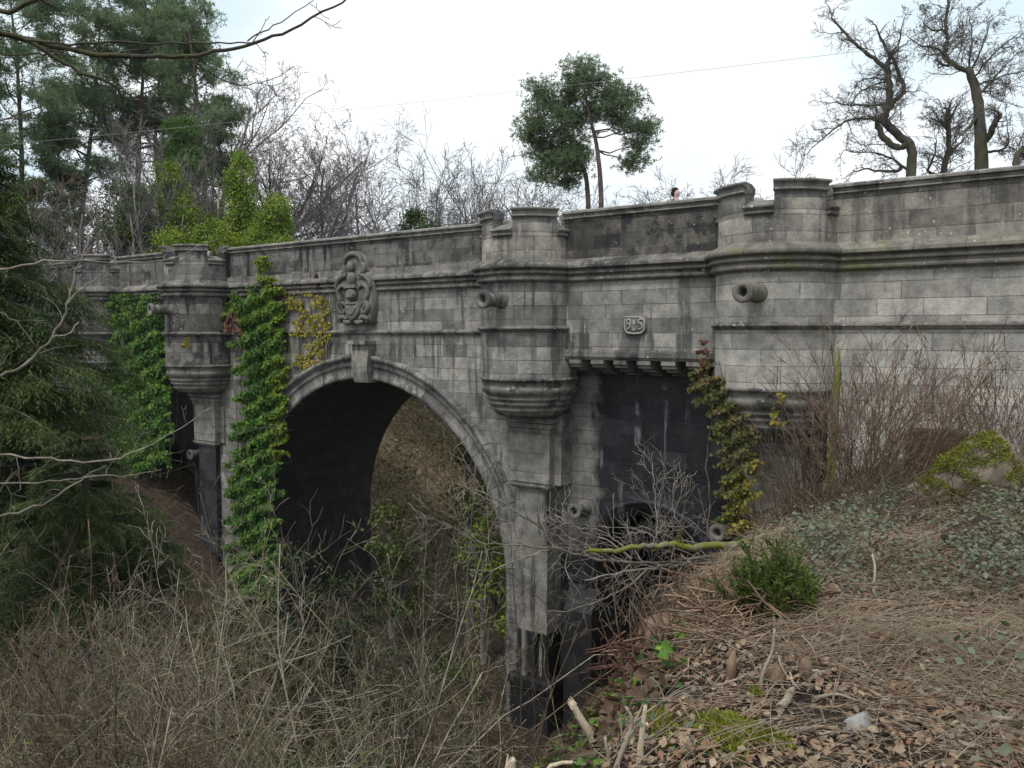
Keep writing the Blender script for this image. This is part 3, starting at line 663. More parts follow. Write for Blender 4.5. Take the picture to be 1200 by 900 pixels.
# ------------------------------------------------------------------ growing things
def rot_about(v, ax, a):
    c, s = math.cos(a), math.sin(a)
    d = v[0] * ax[0] + v[1] * ax[1] + v[2] * ax[2]
    cx = (ax[1] * v[2] - ax[2] * v[1], ax[2] * v[0] - ax[0] * v[2], ax[0] * v[1] - ax[1] * v[0])
    return (v[0] * c + cx[0] * s + ax[0] * d * (1 - c), v[1] * c + cx[1] * s + ax[1] * d * (1 - c), v[2] * c + cx[2] * s + ax[2] * d * (1 - c))
def nrm(v):
    l = math.sqrt(v[0] * v[0] + v[1] * v[1] + v[2] * v[2]) + 1e-9
    return (v[0] / l, v[1] / l, v[2] / l)
def perp(v, rng):
    a = nrm((rng.gauss(0, 1), rng.gauss(0, 1), rng.gauss(0, 1)))
    c = (v[1] * a[2] - v[2] * a[1], v[2] * a[0] - v[0] * a[2], v[0] * a[1] - v[1] * a[0])
    return nrm(c)
def grow(rng, P, D, L, r, lev, spec, out, tips=None, rtop=.3):
    """spec[lev] = (segments, wobble, upward pull, children, child length, angle deg, first child at, child radius)"""
    ns, wb, up, nch, cl, ang, t0, cr = spec[lev]
    pts, rad, dirs = [P], [r], [D]
    for i in range(ns):
        D = nrm((D[0] + rng.gauss(0, wb), D[1] + rng.gauss(0, wb), D[2] + rng.gauss(0, wb) + up))
        P = (P[0] + D[0] * L / ns, P[1] + D[1] * L / ns, P[2] + D[2] * L / ns)
        pts.append(P); rad.append(r * (1 - (1 - rtop) * (i + 1) / ns)); dirs.append(D)
    out[lev].append((pts, rad))
    if lev + 1 < len(spec):
        kids(rng, pts, rad, dirs, L, lev, spec, out, tips)
    elif tips is not None: tips.append((P, D))
def kids(rng, pts, rad, dirs, L, lev, spec, out, tips=None):
    ns, wb, up, nch, cl, ang, t0, cr = spec[lev]; n = len(pts) - 1
    m = int(nch) + (1 if rng.random() < nch - int(nch) else 0)
    for k in range(m):
        t = t0 + (1 - t0) * (k + rng.random()) / m
        x = min(t * n, n - 1e-6); i = int(x); f = x - i
        p = tuple(pts[i][q] + (pts[i + 1][q] - pts[i][q]) * f for q in range(3))
        d = rot_about(dirs[i + 1], perp(dirs[i + 1], rng), R(ang * rng.uniform(.65, 1.35)))
        l = L * cl * rng.uniform(.6, 1.25) * (1.15 - .55 * t)
        grow(rng, p, d, l, (rad[i] + (rad[i + 1] - rad[i]) * f) * cr * rng.uniform(.75, 1.1), lev + 1, spec, out, tips)
def levels(n): return [[] for _ in range(n)]
def tubes_of(levs, sides, rmin=0.0):
    t = Tubes()
    for L, k in zip(levs, sides):
        for p, r in L: t.add(p, [max(x, rmin) for x in r], k)
    return t
def bare_tree(name, label, base, top, r, spec, seed, bark_m, twig_m, group=None, cat='tree', stems=1, lean=(0, 0, 1), rmin=.006, split=2, spread=.25):
    rng = random.Random(seed); o = empty(name, base); tag(o, label, cat, group); h = (top - base[2]) * .80
    lv = levels(len(spec))
    for k in range(stems):
        D = nrm((lean[0] + rng.gauss(0, spread if stems > 1 else .03), lean[1] + rng.gauss(0, spread if stems > 1 else .03), lean[2]))
        p = (base[0] + rng.gauss(0, r * (1 if stems > 1 else 0)), base[1] + rng.gauss(0, r * (1 if stems > 1 else 0)), base[2] - .25)
        grow(rng, p, D, h * rng.uniform(.8, 1.05) if stems > 1 else h, r, 0, spec, lv)
    tubes_of(lv[:split], [7, 5][:split] + [4] * max(0, split - 2), rmin).build('trunk', bark_m, o, org=base)
    tubes_of(lv[split:], [3] * 4, rmin).build('crown', twig_m, o, org=base)
    return o
def up_to(py, Y): return float(at(600, py, Y)[2])
def on_ground(px, Y, z=None):
    p = at(px, 390, Y); return (p[0], p[1], tz(p[0], p[1]) if z is None else z)

# --- bare broadleaf trees behind the bridge
SP_B = [(8, .10, .03, 9, .62, 42, .22, .55), (6, .16, .05, 7, .55, 42, .15, .5), (5, .2, .04, 6, .5, 42, .15, .5), (4, .25, .03, 4, .5, 40, .2, .6), (3, .25, .02, 0, 0, 0, 0, 0)]
SP_M = [(9, .10, .04, 12, .45, 46, .25, .5), (6, .16, .05, 8, .5, 42, .15, .5), (4, .2, .05, 6, .5, 38, .2, .55), (3, .25, .02, 0, 0, 0, 0, 0)]
bare_tree('bare_tree', 'small leafless tree with forked crown standing alone in the sky behind the arch parapet', on_ground(414, 50), up_to(188, 50), .17, SP_M, 5, M['bark_grey'], M['twig_far'], 'leafless trees behind the bridge', rmin=.011)
bare_tree('bare_tree', 'broad leafless tree with many spreading stems left of the tall lone pine', on_ground(545, 50), up_to(135, 50), .2, SP_M, 21, M['twig_far'], M['twig_far'], 'leafless trees behind the bridge', stems=3, spread=.33, rmin=.011)
bare_tree('bare_tree', 'leafless tree with low arching limbs behind the carved coat of arms side of the parapet', on_ground(500, 56), up_to(160, 56), .19, SP_M, 12, M['twig_far'], M['twig_far'], 'leafless trees behind the bridge', stems=3, spread=.38, rmin=.011)
bare_tree('bare_tree', 'leafless tree crowded up against the left side of the tall lone pine', on_ground(612, 54), up_to(150, 54), .2, SP_M, 14, M['twig_far'], M['twig_far'], 'leafless trees behind the bridge', stems=4, spread=.3, rmin=.011)
for i, (px, Y, top, ns) in enumerate([(475, 58, 150, 3), (520, 60, 130, 3), (575, 62, 128, 3), (600, 60, 138, 3), (640, 58, 170, 2), (450, 62, 180, 2), (560, 54, 150, 2), (660, 60, 200, 2), (780, 60, 192, 3), (740, 56, 190, 3), (770, 54, 196, 3), (812, 55, 186, 3), (838, 58, 190, 3), (925, 50, 165, 2), (1010, 52, 200, 3), (735, 58, 205, 3), (880, 52, 195, 3), (945, 56, 192, 2), (985, 50, 196, 2)]):
    bare_tree('bare_tree', 'leafless tree in the hazy twiggy belt behind the bridge parapet', on_ground(px, Y), up_to(top, Y), .17, SP_M, 130 + i, M['twig_far'], M['twig_far'], 'leafless belt behind the parapet', stems=ns, spread=.3, rmin=.0125)
for i, (px, Y, top) in enumerate([(290, 56, 88), (345, 57, 105), (375, 60, 150), (300, 60, 70)]):
    bare_tree('bare_tree', 'leafless grey tree of the dense twiggy group right of the pines', on_ground(px, Y), up_to(top, Y), .2, SP_B, 150 + i, M['twig_far'], M['twig_far'], 'leafless group beside the pines', stems=2, spread=.16, rmin=.009)
bare_tree('bare_tree', 'low leafless tree just left of the person behind the parapet', on_ground(757, 52), up_to(196, 52), .16, SP_M, 15, M['twig_far'], M['twig_far'], 'leafless trees behind the bridge', stems=3, spread=.3, rmin=.011)
bare_tree('bare_tree', 'low leafless tree behind and right of the person on the bridge', on_ground(806, 48), up_to(196, 48), .15, SP_M, 16, M['twig_far'], M['twig_far'], 'leafless trees behind the bridge', stems=3, spread=.3, rmin=.011)
bare_tree('bare_tree', 'slight leafless tree showing over the battlements of the nearest turret', on_ground(908, 44), up_to(155, 44), .13, SP_M, 18, M['twig_far'], M['twig_far'], 'leafless trees behind the bridge', stems=2, spread=.22, rmin=.009)
bare_tree('bare_tree', 'tall leafless tree with dense grey twigs rising behind the two ivy clad trunks', on_ground(318, 54), up_to(92, 54), .3, SP_B, 31, M['bark_grey'], M['twig_far'], 'leafless trees behind the bridge', stems=2, spread=.14, rmin=.011, split=2)
bare_tree('bare_tree', 'leafless tree at the right edge of the wood leaning out over the parapet', on_ground(352, 50), up_to(120, 50), .2, SP_M, 33, M['twig_far'], M['twig_far'], 'leafless trees behind the bridge', stems=4, spread=.26, lean=(.15, 0, 1), rmin=.011)
bare_tree('bare_tree', 'tall leafless tree among the pines behind the far turret', on_ground(262, 50), up_to(60, 50), .24, SP_B, 34, M['bark_grey'], M['twig_far'], 'leafless trees behind the bridge', rmin=.011)

# --- the gnarled oaks over the near wall, limb by limb
SP_T = [(6, .22, .02, 9, .42, 48, .25, .5), (5, .28, .03, 6, .55, 45, .15, .5), (4, .3, .03, 5, .55, 45, .15, .6), (3, .3, .02, 0, 0, 0, 0, 0)]
def oak(label, Y, limbs, seed, group, twigs=1.0, ztrunk=2.3):
    rng = random.Random(seed); base = None; tr = Tubes(); cr = levels(4); prev = []
    for li, (pix, w0, w1) in enumerate(limbs):
        pts = []; dy = rng.uniform(-1.2, 1.2) if li else 0
        for k, (x, y) in enumerate(pix):
            pts.append(at(x, y, Y + dy * (k / max(1, len(pix) - 1))))
        if li == 0:
            g = np.array(pts[0]); g[2] = tz(g[0], g[1]) - .2; base = (g[0], g[1], g[2]); pts = [g] + pts
        if li and prev:                      # root the limb on the nearest wood already there
            W = np.concatenate(prev); j = int(np.argmin(np.linalg.norm(W - pts[0], axis=1)))
            if np.linalg.norm(W[j] - pts[0]) < 1.3: pts = [W[j]] + pts
        a = np.array(pts); n = len(a); tt = np.linspace(0, n - 1, (n - 1) * 3 + 1)
        q = np.stack([np.interp(tt, np.arange(n), a[:, c]) for c in range(3)], 1)
        for _ in range(2): q[1:-1] = .25 * q[:-2] + .5 * q[1:-1] + .25 * q[2:]
        q[1:-1] += np.random.RandomState(seed + li).normal(0, .018, q[1:-1].shape)
        px = Y / F; prev.append(q)
        rad = list(np.linspace(w0 * px / 2, w1 * px / 2, len(q)))
        tr.add([tuple(p) for p in q], rad, 8 if w0 > 7 else 5)
        dirs = [nrm(tuple(q[min(i + 1, len(q) - 1)] - q[max(i - 1, 0)])) for i in range(len(q))]
        L = float(np.linalg.norm(np.diff(q, axis=0), axis=1).sum())
        if w0 < 14 or li > 0:
            sp = [list(s) for s in SP_T]; sp[0][3] = max(4, L * 5.4 * twigs); sp[0][4] = min(.5, 1.45 / max(L, .5)); sp[0][6] = .12 if w0 < 9 else .5
            kids(rng, [tuple(p) for p in q], [min(r_, .05) for r_ in rad], dirs, L, 0, sp, cr)
            grow(rng, tuple(q[-1]), dirs[-1], .9, rad[-1], 1, sp, cr)
    o = empty('bare_oak', base); tag(o, label, 'tree', group)
    tr.build('trunk', M['bark_oak'], o, org=base)
    tubes_of(cr[1:], [4, 3, 3], .007).build('crown', M['twig'], o, org=base)
G_OAK = 'gnarled bare oaks over the near wall'
oak('gnarled bare oak with a zigzag mossy trunk leaning left above the near wall', 31, [
    ([(1067, 205), (1069, 185), (1068, 168), (1055, 160), (1042, 150), (1035, 138), (1041, 120), (1042, 100), (1040, 80)], 12, 6.5),
    ([(1055, 175), (1038, 166), (1029, 152), (1029, 140), (1043, 128), (1048, 118), (1060, 108), (1058, 98), (1052, 88), (1052, 75), (1040, 60), (1032, 45)], 8, 3),
    ([(1040, 82), (1025, 68), (1010, 58), (998, 48), (988, 36), (976, 24), (973, 14)], 6, 1.5), ([(1041, 78), (1044, 62), (1054, 50), (1056, 36)], 4, 1.5),
    ([(1036, 122), (1015, 124), (998, 124), (980, 119)], 4, 1.5), ([(1030, 140), (1010, 138), (990, 142), (975, 152), (962, 165), (950, 175)], 4, 1),
    ([(1058, 195), (1040, 182), (1020, 178), (992, 176)], 4, 1), ([(1052, 202), (1030, 200), (1012, 198)], 5, 2), ([(1024, 100), (1010, 105), (1000, 118), (994, 130)], 2, 1), ([(1040, 95), (1018, 90), (1005, 97)], 3, 1)], 3, G_OAK, .62)
oak('low dark bare oak between its two bigger neighbours above the near wall', 32, [
    ([(1105, 208), (1107, 190), (1112, 175), (1113, 155), (1108, 142), (1112, 130)], 8, 4), ([(1106, 188), (1118, 175), (1128, 165), (1134, 158)], 4, 1.5),
    ([(1085, 205), (1092, 190), (1096, 175)], 5, 1.5), ([(1112, 158), (1100, 138), (1090, 128)], 4, 1), ([(1109, 145), (1118, 132), (1124, 120)], 3, 1)], 4, G_OAK, .8)
oak('tall bare oak with a thick straight trunk and one bent limb reaching up left', 30, [
    ([(1152, 205), (1150, 180), (1147, 150), (1147, 120), (1142, 95), (1134, 80)], 17, 8),
    ([(1136, 84), (1122, 79), (1110, 72), (1105, 60), (1112, 45), (1107, 30), (1110, 12), (1112, -10), (1108, -40)], 7, 2.5), ([(1108, 36), (1092, 36), (1081, 28), (1085, 16)], 3.5, 1), ([(1106, 62), (1094, 55), (1080, 54)], 4, 2),
    ([(1112, 78), (1104, 76), (1099, 72)], 4, 2), ([(1156, 165), (1164, 150), (1168, 140), (1172, 136)], 9, 5), ([(1146, 130), (1136, 150), (1130, 155)], 6, 3), ([(1148, 110), (1158, 100), (1166, 88), (1180, 75), (1192, 62)], 3.5, 1),
    ([(1142, 92), (1155, 72), (1170, 58), (1186, 45)], 3, 1), ([(1138, 84), (1148, 62), (1156, 42), (1160, 26)], 3, 1), ([(1144, 100), (1166, 92), (1186, 86), (1204, 84)], 3, 1), ([(1136, 82), (1138, 62), (1140, 42), (1136, 24)], 3, 1), ([(1160, 178), (1175, 176), (1182, 168), (1181, 155)], 4, 1.5)], 6, G_OAK, 1.0)
oak('oak trunk with a broken bent top at the right edge above the wall', 29, [([(1194, 205), (1190, 190), (1194, 178), (1203, 172)], 10, 5), ([(1194, 180), (1212, 165), (1230, 150)], 5, 2)], 8, G_OAK, .5)

# --- pines
def pine(label, base, top, r, bare, width, seed, mat, group, name='scots_pine', shape='round', n_br=26, dens=1.0, lean=(0, 0, 1)):
    rng = random.Random(seed); o = empty(name, base); tag(o, label, 'tree', group); h = top - base[2] - .3
    tr = Tubes(); ns = 14; P = np.array(base, float) - (0, 0, .3); D = nrm(lean); pts, rad = [tuple(P)], [r]
    for i in range(ns):
        D = nrm((D[0] + rng.gauss(0, .035), D[1] + rng.gauss(0, .035), D[2] + .05)); P = P + np.array(D) * h / ns; pts.append(tuple(P)); rad.append(r * (1 - .8 * (i + 1) / ns))
    tr.add(pts, rad, 8); tips = []
    for k in range(n_br):
        t = bare + (1 - bare) * (k + rng.random()) / n_br; x = min(t * ns, ns - .001); i = int(x); f = x - i
        p = tuple(pts[i][q] + (pts[i + 1][q] - pts[i][q]) * f for q in range(3))
        u = (t - bare) / (1 - bare)
        L = width * ((.55 + .75 * math.sin(u * 2.2 + .5)) if shape == 'round' else (1.05 - .9 * u)) * rng.uniform(.55, 1.15)
        az = rng.uniform(0, 2 * math.pi); el = (.15 + .5 * u) if shape == 'round' else (-.05 + .35 * u)
        lv = levels(3); sp = [(5, .16, .04, 5, .45, 45, .3, .55), (3, .2, .06, 3, .5, 40, .3, .6), (2, .2, .1, 0, 0, 0, 0, 0)]
        grow(rng, p, nrm((math.cos(az), math.sin(az), el)), L, rad[i] * .42, 0, sp, lv, tips)
        for a, s_ in zip(lv, (5, 4, 3)):
            for pp, rr in a: tr.add(pp, [max(q, .012) for q in rr], s_)
        tips.append((lv[0][0][0][-1], (0, 0, 1)))
        for pp, rr in lv[1]: tips.append((pp[-1], (0, 0, 1)))
    tr.build('trunk', M['bark_pine'], o, org=base)
    rs = np.random.RandomState(seed); T = np.array([t[0] for t in tips]); n = int(62 * dens)
    # needle tufts: each twig end carries bunches of stiff needles pointing out and up
    sub = T[:, None] + rs.normal(0, 1, (len(T), 9, 3)) * (.34, .34, .15)
    sub = sub.reshape(-1, 3); m = len(sub); kk = max(5, n // 7)
    dirs = unit(rs.normal(0, 1, (m, kk, 3)) + (0, 0, .55)); P0 = np.repeat(sub, kk, 0); dirs = dirs.reshape(-1, 3)
    leaves_obj('crown', P0 + dirs * .05, dirs, rs.normal(0, 1, P0.shape), rs.uniform(.16, .32, len(P0)), .055, mat, o, org=base, shape=3)
    return o
G_P = 'pines beyond the bridge'
def pine_limbs(label, Y, trunk, w, blobs, seed, mat, group, lit=1.0):
    """a pine whose crown is a handful of flat clouds of needles carried on bare limbs"""
    rs = np.random.RandomState(seed); P = [at(x, y, Y) for x, y in trunk]; g = P[0].copy(); g[2] = tz(g[0], g[1]); o = empty('scots_pine', tuple(g)); tag(o, label, 'tree', group)
    P = np.array([g - (0, 0, .3)] + P); n = len(P); tt = np.linspace(0, n - 1, (n - 1) * 4 + 1); q = np.stack([np.interp(tt, np.arange(n), P[:, c]) for c in range(3)], 1); q[1:-1] = .25 * q[:-2] + .5 * q[1:-1] + .25 * q[2:]
    k = Y / F / 2; tr = Tubes(); tr.add([tuple(p) for p in q], list(np.linspace(w * k, w * k * .35, len(q))), 8); PP, DD = [], []
    for x0, x1, y0, y1, dy in blobs:
        a, b_ = at(x0, y1, Y + dy), at(x1, y0, Y + dy); c = (a + b_) / 2; r = np.array([(b_[0] - a[0]) / 2, (b_[0] - a[0]) / 2.2, (b_[2] - a[2]) / 2])
        lo = q[int(len(q) * .45):]; j = int(np.argmin(np.linalg.norm(lo - c, axis=1) + np.abs(lo[:, 2] - c[2] + r[2]) * .6)); s0 = lo[j]
        m = (s0 + c) / 2 - (0, 0, r[2] * .3); tr.add([tuple(s0), tuple((s0 + m) / 2 + rs.normal(0, .1, 3)), tuple(m + rs.normal(0, .15, 3)), tuple(c)], [w * k * .32, w * k * .26, w * k * .2, w * k * .12], 5)
        r = r * (1.12, 1.12, 1.0); nt = int(20 + 34 * r[0] * r[2]); tips = c + unit(rs.normal(0, 1, (nt, 3))) * rs.uniform(.2, 1.3, (nt, 1)) ** .7 * r
        for t in tips: mid = (c + t) / 2 + rs.normal(0, .08, 3) - (0, 0, .08); tr.add([tuple(c - (0, 0, r[2] * .25)), tuple(mid), tuple(t)], [.03, .02, .012], 3)
        u = (tips[:, None] + rs.normal(0, 1, (nt, 6, 3)) * (.26, .26, .12)).reshape(-1, 3); kk = 9
        PP.append(np.repeat(u, kk, 0)); DD.append(unit(rs.normal(0, 1, (len(u) * kk, 3)) + (0, 0, .6)))
    tr.build('trunk', M['bark_pine'], o, org=tuple(g)); Q = np.concatenate(PP); D = np.concatenate(DD)
    leaves_obj('crown', Q + D * .04, D, rs.normal(0, 1, Q.shape), rs.uniform(.13, .25, len(Q)), .045, mat, o, org=tuple(g), shape=3)
pine_limbs('tall lone pine with a reddish bare trunk and flat crown leaning right against the sky', 46, [(705, 243), (703, 200), (699, 168), (692, 140), (686, 112), (682, 90)], 7, [
    (660, 700, 66, 96, 0), (672, 722, 78, 112, -.6), (690, 742, 98, 128, .4), (712, 756, 104, 134, -.5), (684, 712, 112, 140, .8), (664, 690, 88, 106, .5), (702, 728, 120, 140, -.8), (742, 768, 142, 158, .6), (724, 768, 138, 160, 0), (734, 762, 156, 182, .3), (716, 736, 128, 150, -.4), (722, 756, 180, 200, .4)], 41, M['needle_pine'], G_P)
pine_limbs('pine with a dense crown sloping down left of the lone reddish trunk', 47, [(690, 243), (687, 205), (676, 180), (662, 150), (645, 125)], 7, [
    (614, 652, 92, 124, 0), (626, 668, 104, 140, .5), (612, 648, 122, 152, -.5), (606, 634, 140, 168, .3), (634, 678, 132, 165, -.6), (628, 668, 158, 186, .4), (650, 692, 150, 182, 0), (668, 692, 172, 196, .3), (640, 664, 176, 200, -.3), (640, 672, 120, 142, .7), (654, 684, 184, 206, .5), (656, 690, 98, 122, .3), (666, 692, 126, 150, -.4), (650, 690, 174, 202, -.6), (616, 650, 150, 178, .5), (620, 656, 172, 198, .2), (648, 684, 198, 222, .4), (622, 646, 196, 214, -.4)], 42, M['needle_pine'], G_P)
pine('tallest pine of the wood, its narrow top just left of the pale sky', on_ground(238, 52), up_to(8, 52), .26, .45, 2.6, 43, M['needle_pine'], G_P, n_br=30)
pine('pine with a full rounded top behind the far turret', on_ground(165, 54), up_to(2, 54), .28, .5, 3.1, 44, M['needle_pine'], G_P, n_br=30)
pine('pine crossed by the overhanging branch in the upper left corner', on_ground(92, 52), up_to(2, 52), .26, .48, 2.9, 45, M['needle_pine'], G_P, n_br=28)
pine('slim pine between the two fullest pines of the wood', on_ground(200, 58), up_to(30, 58), .22, .5, 2.3, 46, M['needle_pine'], G_P, n_br=24)
pine('pine at the left edge half hidden by the drooping evergreen', on_ground(34, 50), up_to(-30, 50), .27, .35, 3.0, 47, M['needle_pine'], G_P, n_br=30)
pine('pine beyond the left edge of the wood with low branches', on_ground(-30, 46), up_to(-60, 46), .27, .3, 3.2, 48, M['needle_pine'], G_P, n_br=30)
pine('young green pine in front of the tall trunks behind the far turret', on_ground(196, 46), up_to(125, 46), .16, .15, 1.9, 49, M['needle_spruce'], G_P, n_br=34, shape='cone')
pine('bushy young pine below the crossing branches on the left', on_ground(80, 48), up_to(95, 48), .16, .4, 1.9, 50, M['needle_pine'], G_P, n_br=24, shape='cone')
pine('short bright green pine beside the pale birch trunks', on_ground(140, 44), up_to(205, 44), .12, .05, 1.3, 51, M['needle_spruce'], G_P, n_br=34, shape='cone')
# --- pale birches behind the far end
SP_BI = [(10, .035, .03, 12, .22, 42, .4, .4), (5, .18, .02, 7, .5, 40, .15, .5), (4, .25, -.02, 4, .5, 40, .2, .6), (3, .25, -.05, 0, 0, 0, 0, 0)]
for i, (px, Y, h, lab) in enumerate([(92, 43, 9.5, 'leftmost pale birch of the stand behind the far end of the bridge'), (104, 45, 10.5, 'slim pale birch second from the left behind the far end of the bridge'), (117, 46, 9.8, 'pale birch in the middle of the stand left of the short bright pine'),
                                (148, 42, 6, 'pale birch with a peeling white trunk right behind the far battlements'), (166, 43, 6.5, 'thin pale birch nearest the far turret'), (66, 45, 9, 'pale birch among brown twigs above the drooping evergreen')]):
    bare_tree('birch', lab, on_ground(px, Y), h, .13, SP_BI, 60 + i, M['bark_birch'], M['twig_brown'], 'pale birches behind the far end', rmin=.011, split=1)
for i, (px, Y, h, lab) in enumerate([(70, 50, 9, 'brown twiggy thicket tree above the far end of the bridge'), (20, 46, 11, 'brown twiggy tree at the left edge above the evergreen'), (225, 47, 8, 'brown twiggy tree behind the far turret')]):
    bare_tree('bare_tree', lab, on_ground(px, Y), h, .17, SP_M, 70 + i, M['twig_brown'], M['twig_red'], 'brown twiggy trees of the wood', stems=4, spread=.25, rmin=.012)

# --- ivy-clad trunks and bushes behind the parapet
def leafy(name, label, base, blobs, n, size, mat, seed, group, cat='tree', stem=.12, droop=.4):
    """blobs: (offset centre xyz, radius xyz); leaves in a shell of every blob, on twigs from a stem"""
    rs = np.random.RandomState(seed); o = empty(name, base); tag(o, label, cat, group)
    B = np.array(base, float); tr = Tubes(); PP, DD, NN = [], [], []
    tot = sum(b[1][0] * b[1][2] for b in blobs)
    for c, r in blobs:
        c = np.array(c, float); r = np.array(r, float); m = int(n * r[0] * r[2] / tot)
        # clumps inside the blob, leaves inside the clumps: uneven outline with gaps
        cl = unit(rs.normal(0, 1, (max(12, m // 55), 3))) * rs.uniform(.55, 1.02, (max(12, m // 55), 1)) ** .6 * r + c
        k = rs.randint(0, len(cl), m); rad = .20 * (r.mean() + .35) + .06
        q = cl[k] + rs.normal(0, 1, (m, 3)) * rad * .55
        out = unit((q - c) / r)
        PP.append(q + B); DD.append(out * .35 + rs.normal(0, .5, (m, 3)) + (0, 0, -droop)); NN.append(out + rs.normal(0, .5, (m, 3)) + (0, 0, .35))
        for j in range(0, len(cl), 3): tr.add([tuple(B + (c * (1, 1, .6))), tuple(B + (c + cl[j]) / 2), tuple(B + cl[j])], [stem * .3, stem * .18, .012], 4)
        tr.add([tuple(B - (0, 0, .3)), tuple(B + c * (.5, .5, .45)), tuple(B + c)], [stem, stem * .8, stem * .4], 6)
    tr.build('trunk' if cat == 'tree' else 'stems', M['bark_grey'], o, org=base)
    P = np.concatenate(PP); s = rs.uniform(.7, 1.3, len(P)) * size
    leaves_obj('crown' if cat == 'tree' else 'foliage', P, np.concatenate(DD), np.concatenate(NN), s, s * .8, mat, o, org=base)
    return o
G_I = 'ivy clad trees behind the parapet'
def blob(px0, px1, py0, py1, Y, base, depth=.8):
    a, b = at(px0, py1, Y), at(px1, py0, Y); c = (a + b) / 2 - np.array(base); c[1] = 0
    return (tuple(c), (abs(b[0] - a[0]) / 2, depth, abs(b[2] - a[2]) / 2))
b = on_ground(284, 40); leafy('ivy_clad_tree', 'tall column of bright ivy on a dead trunk behind the arch parapet', b, [blob(270, 299, 180, 232, 40, b), blob(268, 303, 215, 300, 40, b, .9), blob(262, 306, 250, 320, 40, b, 1)], 9000, .115, M['ivy_bright'], 81, G_I)
b = on_ground(315, 39); leafy('ivy_clad_tree', 'short bright ivy clad tree leaning right behind the arch parapet', b, [blob(312, 338, 228, 285, 39, b), blob(296, 330, 258, 300, 39, b, .9), blob(285, 325, 275, 320, 39, b)], 8000, .115, M['ivy_bright'], 82, G_I)
b = on_ground(214, 41); leafy('ivy_clad_tree', 'green ivy clad tree directly behind the far turret battlements', b, [blob(180, 215, 192, 260, 41, b), blob(195, 240, 235, 300, 41, b), blob(225, 262, 255, 310, 41, b)], 9000, .115, M['ivy_bright'], 83, G_I)
b = on_ground(245, 43); leafy('evergreen_bush', 'dull green bush between the ivy clad trunks behind the far turret', b, [blob(225, 272, 232, 310, 43, b), blob(180, 230, 262, 320, 43, b)], 7000, .11, M['shrub_leaf'], 84, None, 'bush')
b = on_ground(497, 46); leafy('evergreen_bush', 'small dark evergreen bush topping the parapet right of the carved arms', b, [blob(470, 528, 246, 300, 46, b)], 2600, .15, M['needle_dark'], 85, None, 'bush', stem=.03)

b = on_ground(262, 38); leafy('evergreen_bush', 'long low bright green bush spilling along the parapet behind the far turret', b, [blob(176, 226, 268, 312, 38, b, .7), blob(222, 276, 262, 312, 38, b, .7), blob(266, 345, 272, 312, 38, b, .7)], 9000, .11, M['ivy_bright'], 86, None, 'bush')
b = on_ground(150, 42); leafy('evergreen_bush', 'mixed dull green bush at the birch trunks behind the far battlements', b, [blob(118, 170, 215, 300, 42, b, .9), blob(150, 200, 250, 310, 42, b, .7)], 7000, .11, M['shrub_leaf'], 87, None, 'bush')
for i, (px, Y, top) in enumerate([(40, 40, 9), (110, 41, 10), (172, 40, 11), (225, 41, 12), (252, 43, 13)]):
    bare_tree('bare_tree', 'pale leafless tree standing in front of the pines behind the far end', on_ground(px, Y), top, .11, SP_M, 170 + i, M['bark_birch'], M['twig_far'], 'pale leafless trees before the pines', stems=2, spread=.12, rmin=.009)

